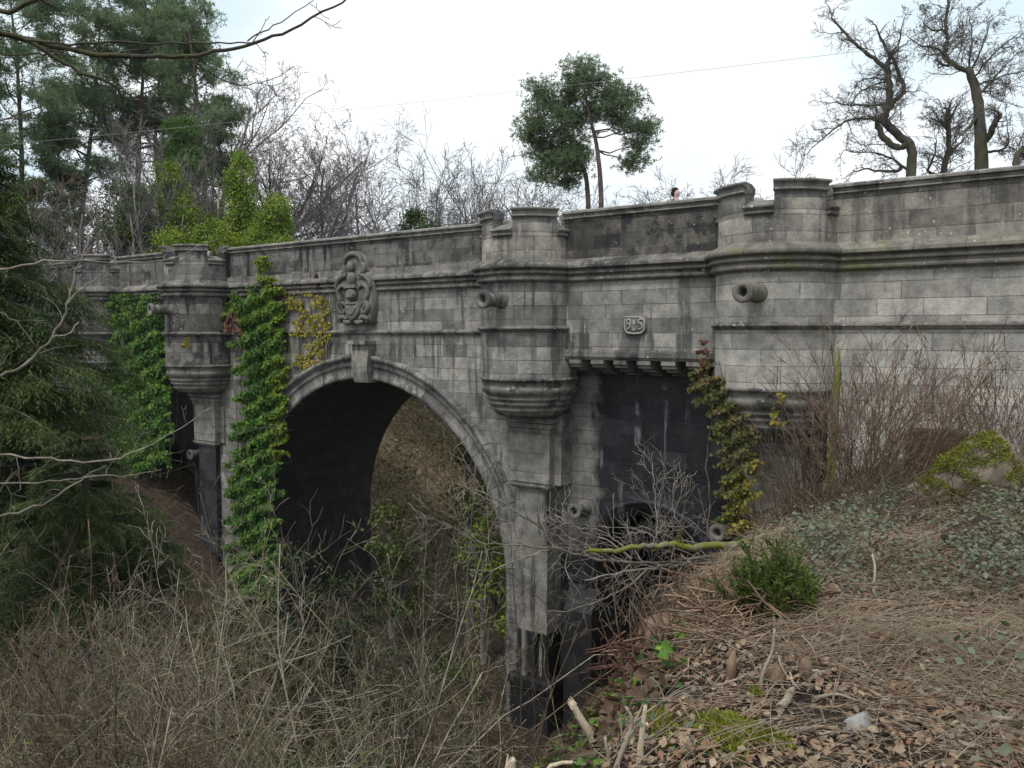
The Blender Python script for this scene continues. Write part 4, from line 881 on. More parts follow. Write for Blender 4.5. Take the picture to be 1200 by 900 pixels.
# --- ivy on the bridge
def pip(px, py, poly):
    ins = np.zeros(len(px), bool); x, y = np.array(poly).T; j = len(x) - 1
    for i in range(len(x)):
        c = ((y[i] > py) != (y[j] > py)) & (px < (x[j] - x[i]) * (py - y[i]) / (y[j] - y[i] + 1e-9) + x[i]); ins ^= c; j = i
    return ins
def climber(name, label, polys, d, n, size, thick, seed, mat_w, stem_m, cat='climbing plant', group=None, droop=.9):
    """leaves over an area of masonry: polys = outlines on the wall plane at depth d (given as picture points), with share and material"""
    rs = np.random.RandomState(seed)
    first = polys[0][0]; base = px2wall(*first[int(np.argmax(np.array(first)[:, 1]))], d)
    o = empty(name, tuple(base)); tag(o, label, cat, group)
    for poly, share, mat, pn in polys:
        a = np.array(poly, float); m = int(n * share); K = m * 6
        px = rs.uniform(a[:, 0].min(), a[:, 0].max(), K); py = rs.uniform(a[:, 1].min(), a[:, 1].max(), K)
        jx = px + rs.normal(0, 1.5, K) + 13 * np.sin(py * .11 + seed) * np.sin(py * .29 + px * .05); jy = py + rs.normal(0, 1.5, K) + 6 * np.sin(px * .35 + seed)
        cell = np.sin(px * .31 + np.sin(py * .17) * 2) * np.sin(py * .27 + np.sin(px * .21) * 2)     # patchy growth, bare gaps
        ok = pip(jx, jy, poly) & (cell + .5 * np.sin(px * .9 + py * .6) * np.sin(py * .8 - px * .35) > rs.uniform(-1.0, .2, K)); px, py = px[ok][:m], py[ok][:m]
        P = np.array([px2wall(x, y, d) for x, y in zip(px, py)])
        lump = .5 + .5 * np.sin(px * .23 + py * .11) * np.sin(py * .19 - px * .07)
        off = (.03 + thick * lump * rs.uniform(0, 1, len(P)) ** .6)[:, None]
        nvec = np.array([-V[0], -V[1], 0]); P = P + nvec * off
        uvec = np.array([U[0], U[1], 0])
        D = nvec * .35 + rs.normal(0, .45, P.shape) + (0, 0, -droop); Nn = nvec + rs.normal(0, .45, P.shape) + (0, 0, .45)
        s = rs.uniform(.45, 1.45, len(P)) * size
        leaves_obj(pn, P, D, Nn, s, s * .9, mat, o, org=tuple(base))
    tr = Tubes(); a = np.array(first, float); rng = random.Random(seed)
    x0, y0, y1 = a[:, 0].mean(), a[:, 1].max(), a[:, 1].min()
    for k in range(9):
        x = x0 + rng.uniform(-.3, .3) * np.ptp(a[:, 0]); pts = []
        for t in np.linspace(0, 1, 14):
            x += rng.gauss(0, np.ptp(a[:, 0]) * .035); p = px2wall(x, y0 + (y1 - y0) * t * rng.uniform(.97, 1), d) - np.array([V[0], V[1], 0]) * .04; pts.append(tuple(p))
        tr.add(pts, list(np.linspace(.035, .008, 14)), 4)
    tr.build('stems', stem_m, o, org=tuple(base))
    return o
climber('ivy', 'dark green ivy curtain hanging from the cornice left of the far turret', [
    ([(133, 345), (180, 344), (196, 350), (200, 395), (203, 440), (206, 490), (204, 540), (150, 560), (128, 500), (130, 420)], 1.0, M['ivy'], 'foliage')], DM - .25, 19000, .115, .45, 91, None, M['bark_grey'])
climber('ivy', 'tall green ivy curtain hanging beside the left foot of the great arch', [
    ([(298, 345), (312, 328), (326, 338), (336, 365), (337, 400), (329, 440), (334, 470), (332, 540), (322, 600), (334, 650), (330, 700), (272, 700), (276, 600), (271, 560), (285, 500), (289, 460), (286, 400), (271, 372), (268, 350)], .9, M['ivy'], 'foliage'),
    ([(305, 300), (316, 300), (318, 330), (335, 345), (336, 390), (330, 410), (312, 370), (304, 330)], .09, M['ivy_bright'], 'pale_foliage'),
    ([(322, 420), (338, 415), (340, 470), (334, 540), (318, 540), (322, 470)], .09, M['ivy_bright'], 'pale_foliage'), ([(268, 350), (290, 345), (296, 365), (280, 385)], .03, M['ivy_bright'], 'pale_foliage')], DA - .12, 44000, .108, .45, 92, None, M['bark_grey'])
climber('ivy', 'yellowing ivy spray climbing beside the carved coat of arms above the arch', [
    ([(371, 320), (376, 342), (379, 358), (390, 360), (389, 385), (384, 410), (372, 428), (358, 435), (344, 432), (346, 420), (360, 410), (366, 385), (368, 350)], .62, M['ivy_yellow'], 'foliage'),
    ([(335, 342), (352, 342), (358, 360), (362, 390), (360, 405), (352, 385), (346, 358), (334, 352)], .28, M['ivy_yellow'], 'foliage'), ([(368, 316), (375, 316), (376, 336), (369, 334)], .1, M['creeper_red'], 'red_foliage')], DA - .06, 1700, .10, .12, 93, None, M['bark_grey'])
climber('ivy', 'sparse reddening ivy spray on the far turret below its cornice', [
    ([(268, 365), (280, 372), (284, 388), (270, 392), (262, 385)], .6, M['creeper_red'], 'foliage'), ([(216, 390), (224, 392), (224, 412), (217, 408)], .4, M['ivy_yellow'], 'foliage')], DA - 1.55, 230, .14, .06, 94, None, M['bark_grey'])
climber('creeper', 'mixed green and red creeper hanging over the side of the nearest turret', [
    ([(826, 420), (834, 425), (840, 440), (856, 460), (866, 480), (884, 500), (890, 530), (880, 560), (874, 590), (872, 622), (852, 626), (853, 590), (850, 540), (842, 505), (834, 480), (812, 455), (815, 440)], .72, M['ivy_mixed'], 'foliage'),
    ([(822, 398), (827, 400), (831, 440), (830, 455), (825, 445)], .03, M['creeper_red'], 'red_foliage'), ([(850, 560), (872, 545), (894, 530), (892, 548), (880, 580), (876, 620), (856, 622)], .16, M['ivy_yellow'], 'pale_foliage'), ([(908, 460), (922, 455), (916, 480), (910, 500)], .04, M['ivy_yellow'], 'pale_foliage')], DM - .95, 5200, .10, .35, 95, None, M['twig_brown'])

# --- the drooping evergreen on the left
def hemlock(label, base, apex, width, seed, mat, n_whorl=34, per=9, name='drooping_evergreen', ln=.105, lowest=.3):
    rng = random.Random(seed); rs = np.random.RandomState(seed); o = empty(name, base); tag(o, label, 'tree')
    B = np.array(base, float); A = np.array(apex, float); H = A[2] - B[2]; tr = Tubes()
    pts = [tuple(B + (A - B) * t + (0 if t in (0, 1) else rng.gauss(0, .05), rng.gauss(0, .05), 0)) for t in np.linspace(0, 1, 12)]
    tr.add(pts, list(np.linspace(.28, .04, 12)), 8); PP, DD, NN = [], [], []
    for k in range(n_whorl):
        t = lowest + (.99 - lowest) * (k + .5) / n_whorl; c = B + (A - B) * t
        for j in range(per):
            az = rng.uniform(0, 2 * math.pi); L = min(width, .465 * H * (1 - t)) * rng.uniform(.55, 1.15) + .25
            n = 7; p = np.array(c); D = np.array((math.cos(az), math.sin(az), .22)); br, dd = [tuple(p)], []
            for i in range(n):
                D = unit(D + (rng.gauss(0, .1), rng.gauss(0, .1), -.09 * (.4 + i / n))); p = p + D * L / n; br.append(tuple(p)); dd.append(D)
            tr.add(br, list(np.linspace(.03, .006, n + 1)), 4)
            br = np.array(br); m = int(40 * L)
            x = rs.uniform(.12, 1, m) ** .7 * n * .999; i0 = x.astype(int); q = br[i0] + (br[i0 + 1] - br[i0]) * (x - i0)[:, None]
            bd = np.array(dd)[i0]; side = np.cross(bd, (0, 0, 1)); side = unit(side) * rs.choice([-1, 1], m)[:, None]
            fl = rs.uniform(.25, .75, m) * min(1.0, L * .5); fd = unit(bd * rs.uniform(.4, 1, (m, 1)) + side * rs.uniform(.3, 1, (m, 1)) + rs.normal(0, .15, (m, 3)) + (0, 0, -.25))
            ks = 10      # a frond: leaflets along a drooping twig
            for s_ in range(ks):
                f = (s_ + .5) / ks; w = q + fd * (fl * f)[:, None] + np.array((0, 0, -1)) * (fl * f * f * .30)[:, None] + rs.normal(0, .02, (m, 3))
                PP.append(w); sd = np.cross(fd, (0, 0, 1)); sd = unit(sd) * (1 if s_ % 2 else -1)
                DD.append(fd * .8 + sd * rs.uniform(.1, .9, (m, 1)) + rs.normal(0, .2, (m, 3)) + (0, 0, -.3)); NN.append(rs.normal(0, .35, (m, 3)) + (0, 0, 1))
    tr.build('trunk', M['bark_grey'], o, org=base)
    P = np.concatenate(PP); leaves_obj('crown', P, np.concatenate(DD), np.concatenate(NN), rs.uniform(.6, 1.3, len(P)) * ln, rs.uniform(.017, .032, len(P)), mat, o, org=base, shape=3)
    return o
g = at(-46, 390, 15); hemlock('large dark drooping evergreen at the left edge in front of the bridge', (g[0], g[1], tz(g[0], g[1])), (g[0], g[1], 4.6), 4.9, 101, M['needle_dark'], 27, 13, lowest=.54)
g = at(0, 390, 22); hemlock('dark evergreen filling the gap below the large drooping one at the left edge', (g[0], g[1], tz(g[0], g[1])), (g[0], g[1], .5), 4.0, 103, M['needle_dark'], 20, 14, ln=.12, lowest=.46)
g = at(92, 390, 19.5); hemlock('lower dark evergreen in front of the far turret and beside the larger one', (g[0], g[1], tz(g[0], g[1])), (g[0], g[1], -1.5), 3.7, 102, M['needle_dark'], 18, 11, ln=.1, lowest=.5)

# --- near branches
def near_branch(name, label, mains, seed, mat, cat, Y, sub=(5, .5, 2), trunk=None, group=None, tw=.0035, sub_len=.35, fork=3, thin=.78):
    rng = random.Random(seed); tb = Tubes(); b0 = None; sm_levels = levels(3)
    if trunk is not None:
        b0 = trunk[0]; tb.add([tuple(p) for p in trunk], list(np.linspace(.16, .09, len(trunk))), 8)
    for pix, w0, w1, dY in mains:
        a = np.array([at(x, y, Y + dY * k / (len(pix) - 1)) for k, (x, y) in enumerate(pix)]); n = len(a)
        tt = np.linspace(0, n - 1, (n - 1) * 4 + 1); q = np.stack([np.interp(tt, np.arange(n), a[:, c]) for c in range(3)], 1)
        for _ in range(2): q[1:-1] = .25 * q[:-2] + .5 * q[1:-1] + .25 * q[2:]
        q[1:-1] += np.random.RandomState(seed + len(pix)).normal(0, .0011 * Y, q[1:-1].shape)
        k_ = Y / F / 2 * thin; rad = list(np.linspace(w0 * k_, w1 * k_, len(q))); tb.add([tuple(p) for p in q], rad, 6)
        if b0 is None: b0 = tuple(q[0])
        dirs = [nrm(tuple(q[min(i + 1, len(q) - 1)] - q[max(i - 1, 0)])) for i in range(len(q))]
        L = float(np.linalg.norm(np.diff(q, axis=0), axis=1).sum())
        sp = [(4, .15, 0, sub[0] * L, sub_len / max(L, .2), 50, .1, .45), (5, .16, .04, fork, .45, 45, .3, .6), (4, .2, .02, 0, 0, 0, 0, 0)]
        kids(rng, [tuple(p) for p in q], rad, dirs, L, 0, sp, sm_levels)
    o = empty(name, tuple(b0)); tag(o, label, cat, group)
    tb.build('trunk' if trunk is not None else 'limb', mat, o, org=tuple(b0))
    tubes_of(sm_levels[1:], [4, 3], tw * .6).build('twigs', mat, o, org=tuple(b0))
    return o
tp = at(-190, 450, 4.6); tb_ = (tp[0], tp[1], tz(tp[0], tp[1]) - .2)
near_branch('overhanging_tree', 'dark mossy bare branch of a near tree reaching over from the upper left corner', [
    ([(-190, 60), (-60, 38), (0, 40), (40, 46), (90, 60), (150, 67), (220, 65), (262, 60), (310, 48), (352, 28), (402, 0), (440, -22)], 11, 2.2, .4),
    ([(-20, 30), (30, 46), (70, 70), (100, 88), (136, 99), (142, 112), (148, 132)], 7, 3, .3), ([(-30, -20), (0, 20), (40, 2), (70, -20)], 9, 5, 0), ([(40, -5), (60, 4), (72, 14)], 4, 2, .1),
    ([(30, 47), (80, 52), (140, 50), (200, 52), (258, 50), (300, 50)], 4, 2, .3), ([(290, 48), (320, 32), (355, 10), (372, -4)], 2.5, 1, .3), ([(214, 65), (240, 80), (262, 98), (300, 100), (322, 92), (345, 78)], 2.6, 1, .5), ([(0, 64), (40, 62), (90, 66)], 2.5, 1.4, .2), ([(150, 90), (170, 92), (186, 102), (205, 100)], 2, 1, .3)],
    111, M['branch_dark'], 'tree', 4.6, sub=(2.6, .5, 2), trunk=[tb_, (tp[0], tp[1], -.2), at(-190, 200, 4.6), at(-190, 60, 4.6), at(-200, -60, 4.7)], sub_len=.22, fork=2.5)
tp = at(-120, 500, 6.2); tb_ = (tp[0], tp[1], tz(tp[0], tp[1]) - .2)
near_branch('lichened_sapling', 'pale lichened sapling reaching in from the left in front of the evergreen', [
    ([(-120, 560), (-40, 545), (0, 532), (60, 538), (110, 542), (140, 538), (180, 520), (215, 500), (248, 478)], 4.5, 1.6, .3), ([(-120, 600), (-20, 608), (20, 600), (60, 588), (95, 562), (125, 545)], 4.5, 2.4, .2), ([(-60, 570), (0, 566), (60, 564), (100, 560)], 3, 1.5, .1),
    ([(95, 560), (125, 556), (150, 558), (190, 550)], 2.5, 1, .3), ([(-120, 450), (-40, 440), (0, 444), (40, 420), (62, 395), (78, 365), (85, 335), (95, 300), (110, 270)], 6, 2, .3), ([(62, 395), (80, 394), (92, 378)], 3, 1.5, .1), ([(80, 355), (100, 335), (135, 312)], 3, 1.2, .2),
    ([(-40, 325), (0, 317), (50, 304), (100, 306), (160, 309), (205, 302), (240, 286), (258, 280)], 4, 1.4, .4), ([(0, 366), (25, 382), (44, 408)], 2.6, 1.5, .1)],
    112, M['twig_mid'], 'sapling', 6.2, sub=(2.2, .5, 2), trunk=[tb_, at(-120, 600, 6.2), at(-120, 480, 6.2), at(-130, 320, 6.3), at(-150, 150, 6.4)], sub_len=.32, fork=2)

# ------------------------------------------------------------------ scrub of the ravine
SP_S = [(8, .12, .03, 10, .42, 44, .12, .55), (6, .2, .03, 3.4, .5, 45, .15, .55), (5, .25, .02, 3, .5, 40, .2, .6), (3, .25, .02, 0, 0, 0, 0, 0)]
def sapling(label, base, h, r, seed, mat, group=None, stems=1, lean=(0, 0, 1), spread=.22, spec=None, rmin=.0035, name='bare_sapling', cat='sapling'):
    rng = random.Random(seed); o = empty(name, base); tag(o, label, cat, group); spec = spec or SP_S; lv = levels(len(spec))
    for k in range(stems):
        D = nrm((lean[0] + rng.gauss(0, spread), lean[1] + rng.gauss(0, spread), lean[2]))
        grow(rng, (base[0] + rng.gauss(0, .06), base[1] + rng.gauss(0, .06), base[2] - .15), D, h * rng.uniform(.65, 1.05), r * rng.uniform(.6, 1), 0, spec, lv)
    tubes_of(lv[:1], [5], rmin).build('stems', mat, o, org=base); tubes_of(lv[1:], [3, 3, 3, 3], rmin * .8).build('twigs', mat, o, org=base)
    return o
def spot(px, Y):
    p = at(px, 450, Y); return (p[0], p[1], tz(p[0], p[1]))
def rise(px, Y, ytop):
    b = spot(px, Y); return b, float(at(px, ytop, Y)[2]) - b[2]
for i, (px, Y, ytop, st, mt, lab) in enumerate([
        (436, 8.5, 640, 2, 'twig_pale', 'pale sapling with bright forked twigs low in the middle of the ravine scrub'), (362, 8.0, 620, 1, 'twig_pale', 'upright pale sapling at the foot of the tall ivy curtain'),
        (524, 12, 560, 1, 'twig_olive', 'straight greenish sapling under the great arch'), (577, 10, 600, 1, 'branch_dark', 'dark straight sapling in front of the middle pier foot'),
        (150, 7.5, 660, 2, 'twig_pale', 'pale crooked sapling at the lower left below the evergreen'), (250, 8.5, 655, 2, 'twig_pale', 'pale branching sapling in front of the far pier'),
        (60, 8, 620, 3, 'twig_brown', 'brown many stemmed shrub at the lower left edge'), (300, 10, 600, 2, 'twig_pale', 'thin sapling just left of the tall ivy curtain foot'),
        (490, 14, 500, 2, 'twig', 'slender bare sapling standing inside the great arch opening'), (340, 15, 520, 2, 'twig', 'bare sapling against the dark vault of the great arch')]):
    b, h = rise(px, Y, ytop); sapling(lab, b, h * 1.05, .019, 200 + i, M[mt], None, st, rmin=.0024 * Y / 8, spread=.14)
rq = np.random.RandomState(17)
for k in range(20):
    px, Y = rq.uniform(-60, 270), rq.uniform(7.5, 13.5); b, h = rise(px, Y, rq.uniform(650, 770)); mt = ('twig_brown', 'twig_red', 'twig_brown', 'twig_olive')[k % 4]
    sapling({'twig_brown': 'brown twiggy shrub of the thicket under the large evergreen', 'twig_red': 'reddish twiggy shrub of the thicket under the large evergreen', 'twig_olive': 'greenish twiggy shrub of the thicket under the large evergreen'}[mt], b, min(max(h, 1.2), 6), .014, 800 + k, M[mt], {'twig_brown': 'brown thicket under the evergreen', 'twig_red': 'reddish thicket under the evergreen', 'twig_olive': 'greenish thicket under the evergreen'}[mt], int(rq.randint(2, 5)), spread=.42, spec=SP_S[:2] + [(5, .25, .02, 0, 0, 0, 0, 0)], rmin=.003 * max(1, Y / 9))
rs = np.random.RandomState(7); k = 0; protos = []
while k < 64:
    px = rs.uniform(-30, 640); Y = rs.uniform(7, 24); b = spot(px, Y)
    if b[2] > -3.6 or px > 560: continue
    mt = ('twig_pale', 'twig_brown', 'twig_olive', 'twig_brown', 'twig_olive', 'twig_brown', 'twig')[k % 7]
    lab = {'twig_pale': 'pale grey bare shrub in the tangled ravine scrub', 'twig_olive': 'olive green bare shrub in the tangled ravine scrub', 'twig_brown': 'brown bare shrub in the tangled ravine scrub', 'twig': 'dark grey bare shrub in the tangled ravine scrub'}[mt]
    grp = {'twig_pale': 'pale grey ravine shrubs', 'twig_olive': 'olive ravine shrubs', 'twig_brown': 'brown ravine shrubs', 'twig': 'dark grey ravine shrubs'}[mt]
    top = float(at(px, rs.uniform(600, 760), Y)[2]); h = min(max(top - b[2], 1.6), 4.6)
    sapling(lab, b, h, .014, 300 + k, M[mt], grp, int(rs.randint(2, 5)), spread=.5, rmin=.0032 * max(1, Y / 9), spec=SP_S[:2] + [(5, .25, .02, 0, 0, 0, 0, 0)]); k += 1

def tangle(name, label, cat, P0, L, r, mat, seed, arch=.7, n=8, lean=None, wobble=.10):
    """arching bramble-like stems rooted at P0"""
    rs = np.random.RandomState(seed); m = len(P0); az = rs.uniform(0, 2 * math.pi, m); t = np.linspace(0, 1, n)[None, :, None]
    hd = np.stack([np.cos(az), np.sin(az), np.zeros(m)], 1)[:, None]; Lr = np.asarray(L)[:, None, None]
    hor = rs.uniform(.15, .95, (m, 1, 1)); up = rs.uniform(.35, 1.0, (m, 1, 1)); dr = rs.uniform(.2, 1.1, (m, 1, 1)) * arch
    q = P0[:, None] + hd * hor * Lr * t + np.array((0, 0, 1)) * Lr * (up * t - dr * t * t)
    q = q + np.cumsum(rs.normal(0, 1, (m, n, 3)), 1) * Lr * wobble / n * (t > 0)
    rr = np.asarray(r)[:, None] * np.linspace(1, .45, n)[None]
    tb = Tubes(); tb.g[(n, 3)] = list(zip(q, rr)); o = tb.build(name, mat); tag(o, label, cat, kind='stuff'); return o, q
def scatter(n, x0, x1, y0, y1, seed, ok):
    rs = np.random.RandomState(seed); P = np.zeros((0, 3))
    while len(P) < n:
        x = rs.uniform(x0, x1, n * 3); y = rs.uniform(y0, y1, n * 3); z = terrain(x, y); p = np.stack([x, y, z], 1); P = np.concatenate([P, p[ok(p, rs)]])
    return P[:n]
def screen(p):
    f = p[:, 1] * CP - p[:, 2] * SP; return 600 + F * p[:, 0] / f, 450 - F * (p[:, 1] * SP + p[:, 2] * CP) / f
def in_ravine(p, rs):
    px, py = screen(p); s = p[:, :2] @ U; d = p[:, :2] @ V
    return (px > -120) & (px < 760) & (p[:, 2] < -2.9) & (d < 28) & ~((px > 560) & (rs.uniform(0, 1, len(p)) < .96)) & ~((d > 20.3) & ((s > -15.4) | (s < -28.5)))
P = scatter(1500, -12, 1.2, 6, 19, 26, in_ravine); P = P[:750]; rs = np.random.RandomState(26)
tangle('long_whips', 'long pale olive stems arching across the near ravine scrub', 'undergrowth', P - (0, 0, .05), rs.uniform(1.8, 5.2, 750), .0095 * np.maximum(.8, P[:, 1] / 10) * rs.uniform(.4, 1.5, 750), M['twig_olive'], 26, arch=.6, n=10, wobble=.16)
P = scatter(480, -12, 1.2, 6, 15, 27, in_ravine); rs = np.random.RandomState(27)
tangle('pale_whips', 'long pale grey stems arching across the near ravine scrub', 'undergrowth', P - (0, 0, .05), rs.uniform(1.6, 4.2, 480), 0.0095 * np.maximum(.8, P[:, 1] / 10) * rs.uniform(.6, 1.4, 480), M['twig_pale'], 27, arch=.6, n=10, wobble=.18)
for nm, lab, mt, n, sd, rr in (('bramble_tangle', 'tangle of olive green arching stems filling the ravine', 'twig_olive', 1200, 21, .006), ('dry_stem_tangle', 'tangle of brown dead stems filling the ravine', 'twig_brown', 1500, 22, .006), ('pale_twig_tangle', 'scattered pale grey twigs tangled through the ravine scrub', 'twig_pale', 500, 23, .004)):
    P = scatter(n, -17, 3.5, 6, 30, sd, in_ravine); P = P[(P[:, 1] > 13.5) | (np.random.RandomState(sd).uniform(0, 1, len(P)) < .22)]; n = len(P); dist = P[:, 1]; rs = np.random.RandomState(sd)
    tangle(nm, lab, 'undergrowth', P - (0, 0, .05), rs.uniform(.7, 2.3, n), 1.4 * rr * np.maximum(1, dist / 10) * rs.uniform(.7, 1.3, n), M[mt], sd)
P = scatter(9000, -17, 3.5, 6, 30, 24, in_ravine); rs = np.random.RandomState(24); px, py = screen(P)
cl = np.sin(P[:, 0] * 1.3 + 1) * np.sin(P[:, 1] * 1.1) + .5 * np.sin(P[:, 0] * 3.1) > rs.uniform(-.9, 1.2, len(P)); P = P[cl] + np.stack([np.zeros(cl.sum()), np.zeros(cl.sum()), rs.uniform(.05, 1.1, cl.sum())], 1)
tag(leaves_obj('low_leaves', P, rs.normal(0, 1, P.shape) * (1, 1, .4), rs.normal(0, .4, P.shape) + (0, 0, 1), rs.uniform(.07, .16, len(P)), rs.uniform(.05, .1, len(P)), M['shrub_leaf']), 'low green leaves scattered through the ravine scrub', 'undergrowth', kind='stuff')
P = scatter(14000, -17, 3.5, 6, 30, 25, in_ravine); rs = np.random.RandomState(25)
tag(leaves_obj('ravine_leaf_litter', P + (0, 0, .03), rs.normal(0, 1, P.shape) * (1, 1, .25), rs.normal(0, .3, P.shape) + (0, 0, 1), rs.uniform(.08, .15, len(P)), rs.uniform(.06, .1, len(P)), M['shade_litter'], shape=4), 'brown fallen leaves on the ravine floor', 'leaf litter', kind='stuff')
for nm, lab, mt, n, sd, hh in (('ground_ivy', 'dark green ivy covering parts of the ravine floor', 'ivy', 36000, 28, .6), ('dead_fern', 'brown dead fern and leaves on the ravine floor', 'shade_litter', 22000, 29, .5)):
    P = scatter(n, -17, 3.5, 6, 30, sd, in_ravine); rs = np.random.RandomState(sd); g_ = np.sin(P[:, 0] * .8 + sd) * np.sin(P[:, 1] * .65 + 1) + .5 * np.sin(P[:, 0] * 2.1 - P[:, 1] * 1.7)
    P = P[g_ > rs.uniform(-.2, .8, n)]; P[:, 2] += rs.uniform(.02, hh, len(P)); m_ = len(P)
    tag(leaves_obj(nm, P, rs.normal(0, 1, (m_, 3)) * (1, 1, .5), rs.normal(0, .5, (m_, 3)) + (0, -.3, 1), rs.uniform(.07, .17, m_), rs.uniform(.05, .12, m_), M[mt]), lab, 'undergrowth', kind='stuff')
def lip(p, rs):
    px, py = screen(p); d = p[:, :2] @ V
    return (px > 470) & (px < 800) & (p[:, 2] < -2.0) & (p[:, 2] > -8) & (d < 15)
for nm, lab, mt, n, sd in (('slope_ivy', 'dark ivy leaves on the steep lip of the bank', 'ivy', 5000, 36), ('slope_litter', 'dark leaves on the steep lip of the bank', 'shade_litter', 9000, 37)):
    P = scatter(n, -3, 5, 2.5, 14, sd, lip); rs = np.random.RandomState(sd); g_ = np.sin(P[:, 0] * 2.1 + sd) * np.sin(P[:, 1] * 1.7) > rs.uniform(-1, .5, n); P = P[g_]; m_ = len(P); P[:, 2] += rs.uniform(.02, .16, m_)
    tag(leaves_obj(nm, P, rs.normal(0, 1, (m_, 3)) * (1, 1, .6), rs.normal(0, .5, (m_, 3)) + (-.4, -.2, 1), rs.uniform(.05, .11, m_), rs.uniform(.035, .07, m_), M[mt], shape=6), lab, 'undergrowth', kind='stuff')
P = scatter(700, -3, 5, 2.5, 14, 38, lip); rs = np.random.RandomState(38); tangle('slope_stems', 'dark thin stems on the steep lip of the bank', 'undergrowth', P - (0, 0, .04), rs.uniform(.3, 1.1, 700), .003 * rs.uniform(.7, 1.6, 700), M['twig_brown'], 38)
def far_slope(p, rs):
    s = p[:, :2] @ U; d = p[:, :2] @ V
    return (s > -42) & (s < -25.5) & (d > 11) & ((d < 20.4) | ((s < -32.9) & (s > -37.4) & (d < 23))) & ~((np.abs(s + 31.35) < 1.9) & (d > 19.2))
P = scatter(12000, -30, -6, 12, 36, 51, far_slope); rs = np.random.RandomState(51); P[:, 2] += rs.uniform(.02, .3, 12000)
tag(leaves_obj('slope_leaves', P, rs.normal(0, 1, P.shape) * (1, 1, .5), rs.normal(0, .5, P.shape) + (0, -.3, 1), rs.uniform(.1, .22, 12000), rs.uniform(.07, .14, 12000), M['far_cover']), 'brown and green leaves on the far bank below the far turret', 'undergrowth', kind='stuff')
P = scatter(900, -30, -6, 12, 36, 52, far_slope); rs = np.random.RandomState(52); tangle('slope_brush', 'brown stems on the far bank below the far turret', 'undergrowth', P - (0, 0, .04), rs.uniform(.8, 2.6, 900), .012 * rs.uniform(.6, 1.4, 900), M['twig_brown'], 52)
# hillside seen through the arch
def beyond(p, rs):
    s = p[:, :2] @ U; d = p[:, :2] @ V
    px, py = screen(p); return (d > 28.3) & (d < 66) & (s > -60) & (px > 340) & (px < 680)
for nm, lab, mt, n, sd in (('hillside_scrub', 'brown scrub on the hillside seen through the great arch', 'twig_red', 5200, 31), ('hillside_bramble', 'greenish bramble on the hillside seen through the great arch', 'twig_olive', 4200, 32)):
    P = scatter(n, -50, 16, 20, 75, sd, beyond); rs = np.random.RandomState(sd)
    tangle(nm, lab, 'undergrowth', P - (0, 0, .05), rs.uniform(1.2, 3.2, n), .011 * np.maximum(1, P[:, 1] / 40) * rs.uniform(.7, 1.4, n), M[mt], sd)
P = scatter(12000, -50, 16, 20, 75, 33, beyond); rs = np.random.RandomState(33)
c = np.sin(P[:, 0] * .9 + 2) * np.sin(P[:, 1] * .7) + .4 * np.sin(P[:, 0] * 2.3 + P[:, 1]) > rs.uniform(-.8, .9, len(P)); P = P[c]; P[:, 2] += rs.uniform(.1, 1.6, len(P)) ** 1.2
B2 = scatter(15000, -50, 16, 20, 75, 34, beyond); rb = np.random.RandomState(34); B2[:, 2] += rb.uniform(.02, .9, len(B2)) ** 1.3
tag(leaves_obj('dead_bracken', B2, rb.normal(0, 1, B2.shape), rb.normal(0, .5, B2.shape) + (0, 0, 1), rb.uniform(.15, .42, len(B2)), rb.uniform(.07, .16, len(B2)), M['bracken']), 'dead brown bracken on the hillside seen through the great arch', 'undergrowth', kind='stuff')
tag(leaves_obj('hillside_leaves', P, rs.normal(0, 1, P.shape), rs.normal(0, .5, P.shape) + (0, 0, 1), rs.uniform(.15, .32, len(P)), rs.uniform(.1, .2, len(P)), M['shrub_leaf']), 'green leafy patches on the hillside seen through the great arch', 'undergrowth', kind='stuff')
for i, (px, Y, ytop, lab) in enumerate([(548, 34, 495, 'green leafy shrub high on the hillside through the right of the great arch'), (565, 31, 590, 'bright green shrub just inside the right jamb of the great arch'), (455, 33, 590, 'dark green shrub inside the left of the great arch')]):
    b = spot(px, Y); t = float(at(px, ytop, Y)[2]); hh = max(1.2, t - b[2])
    leafy('evergreen_shrub', lab, b, [((0, 0, hh * .75), (.9, .7, hh * .3)), ((.5, .2, hh * .45), (.9, .7, hh * .35))], 1500, .16, M['shrub_leaf'] if i != 1 else M['ivy_bright'], 400 + i, 'green shrubs seen through the arch', 'shrub')
for i, (px, Y, ytop, lab) in enumerate([(345, 24, 625, 'dark evergreen shrub at the foot of the tall ivy curtain'), (400, 25, 650, 'dark evergreen shrub on the ravine floor under the great arch'), (300, 22, 690, 'dark evergreen shrub low in the ravine scrub left of the arch'), (470, 23, 700, 'dark evergreen shrub low in the ravine scrub before the arch')]):
    b = spot(px, Y); hh = max(1.6, float(at(px, ytop, Y)[2]) - b[2])
    leafy('evergreen_shrub', lab, b, [((0, 0, hh * .62), (1.2, .8, hh * .36)), ((.7, .2, hh * .35), (1.2, .8, hh * .32)), ((-.6, -.2, hh * .3), (1.1, .8, hh * .3))], 3600, .10, M['shrub_dark'], 440 + i, 'dark shrubs in the ravine', 'shrub')
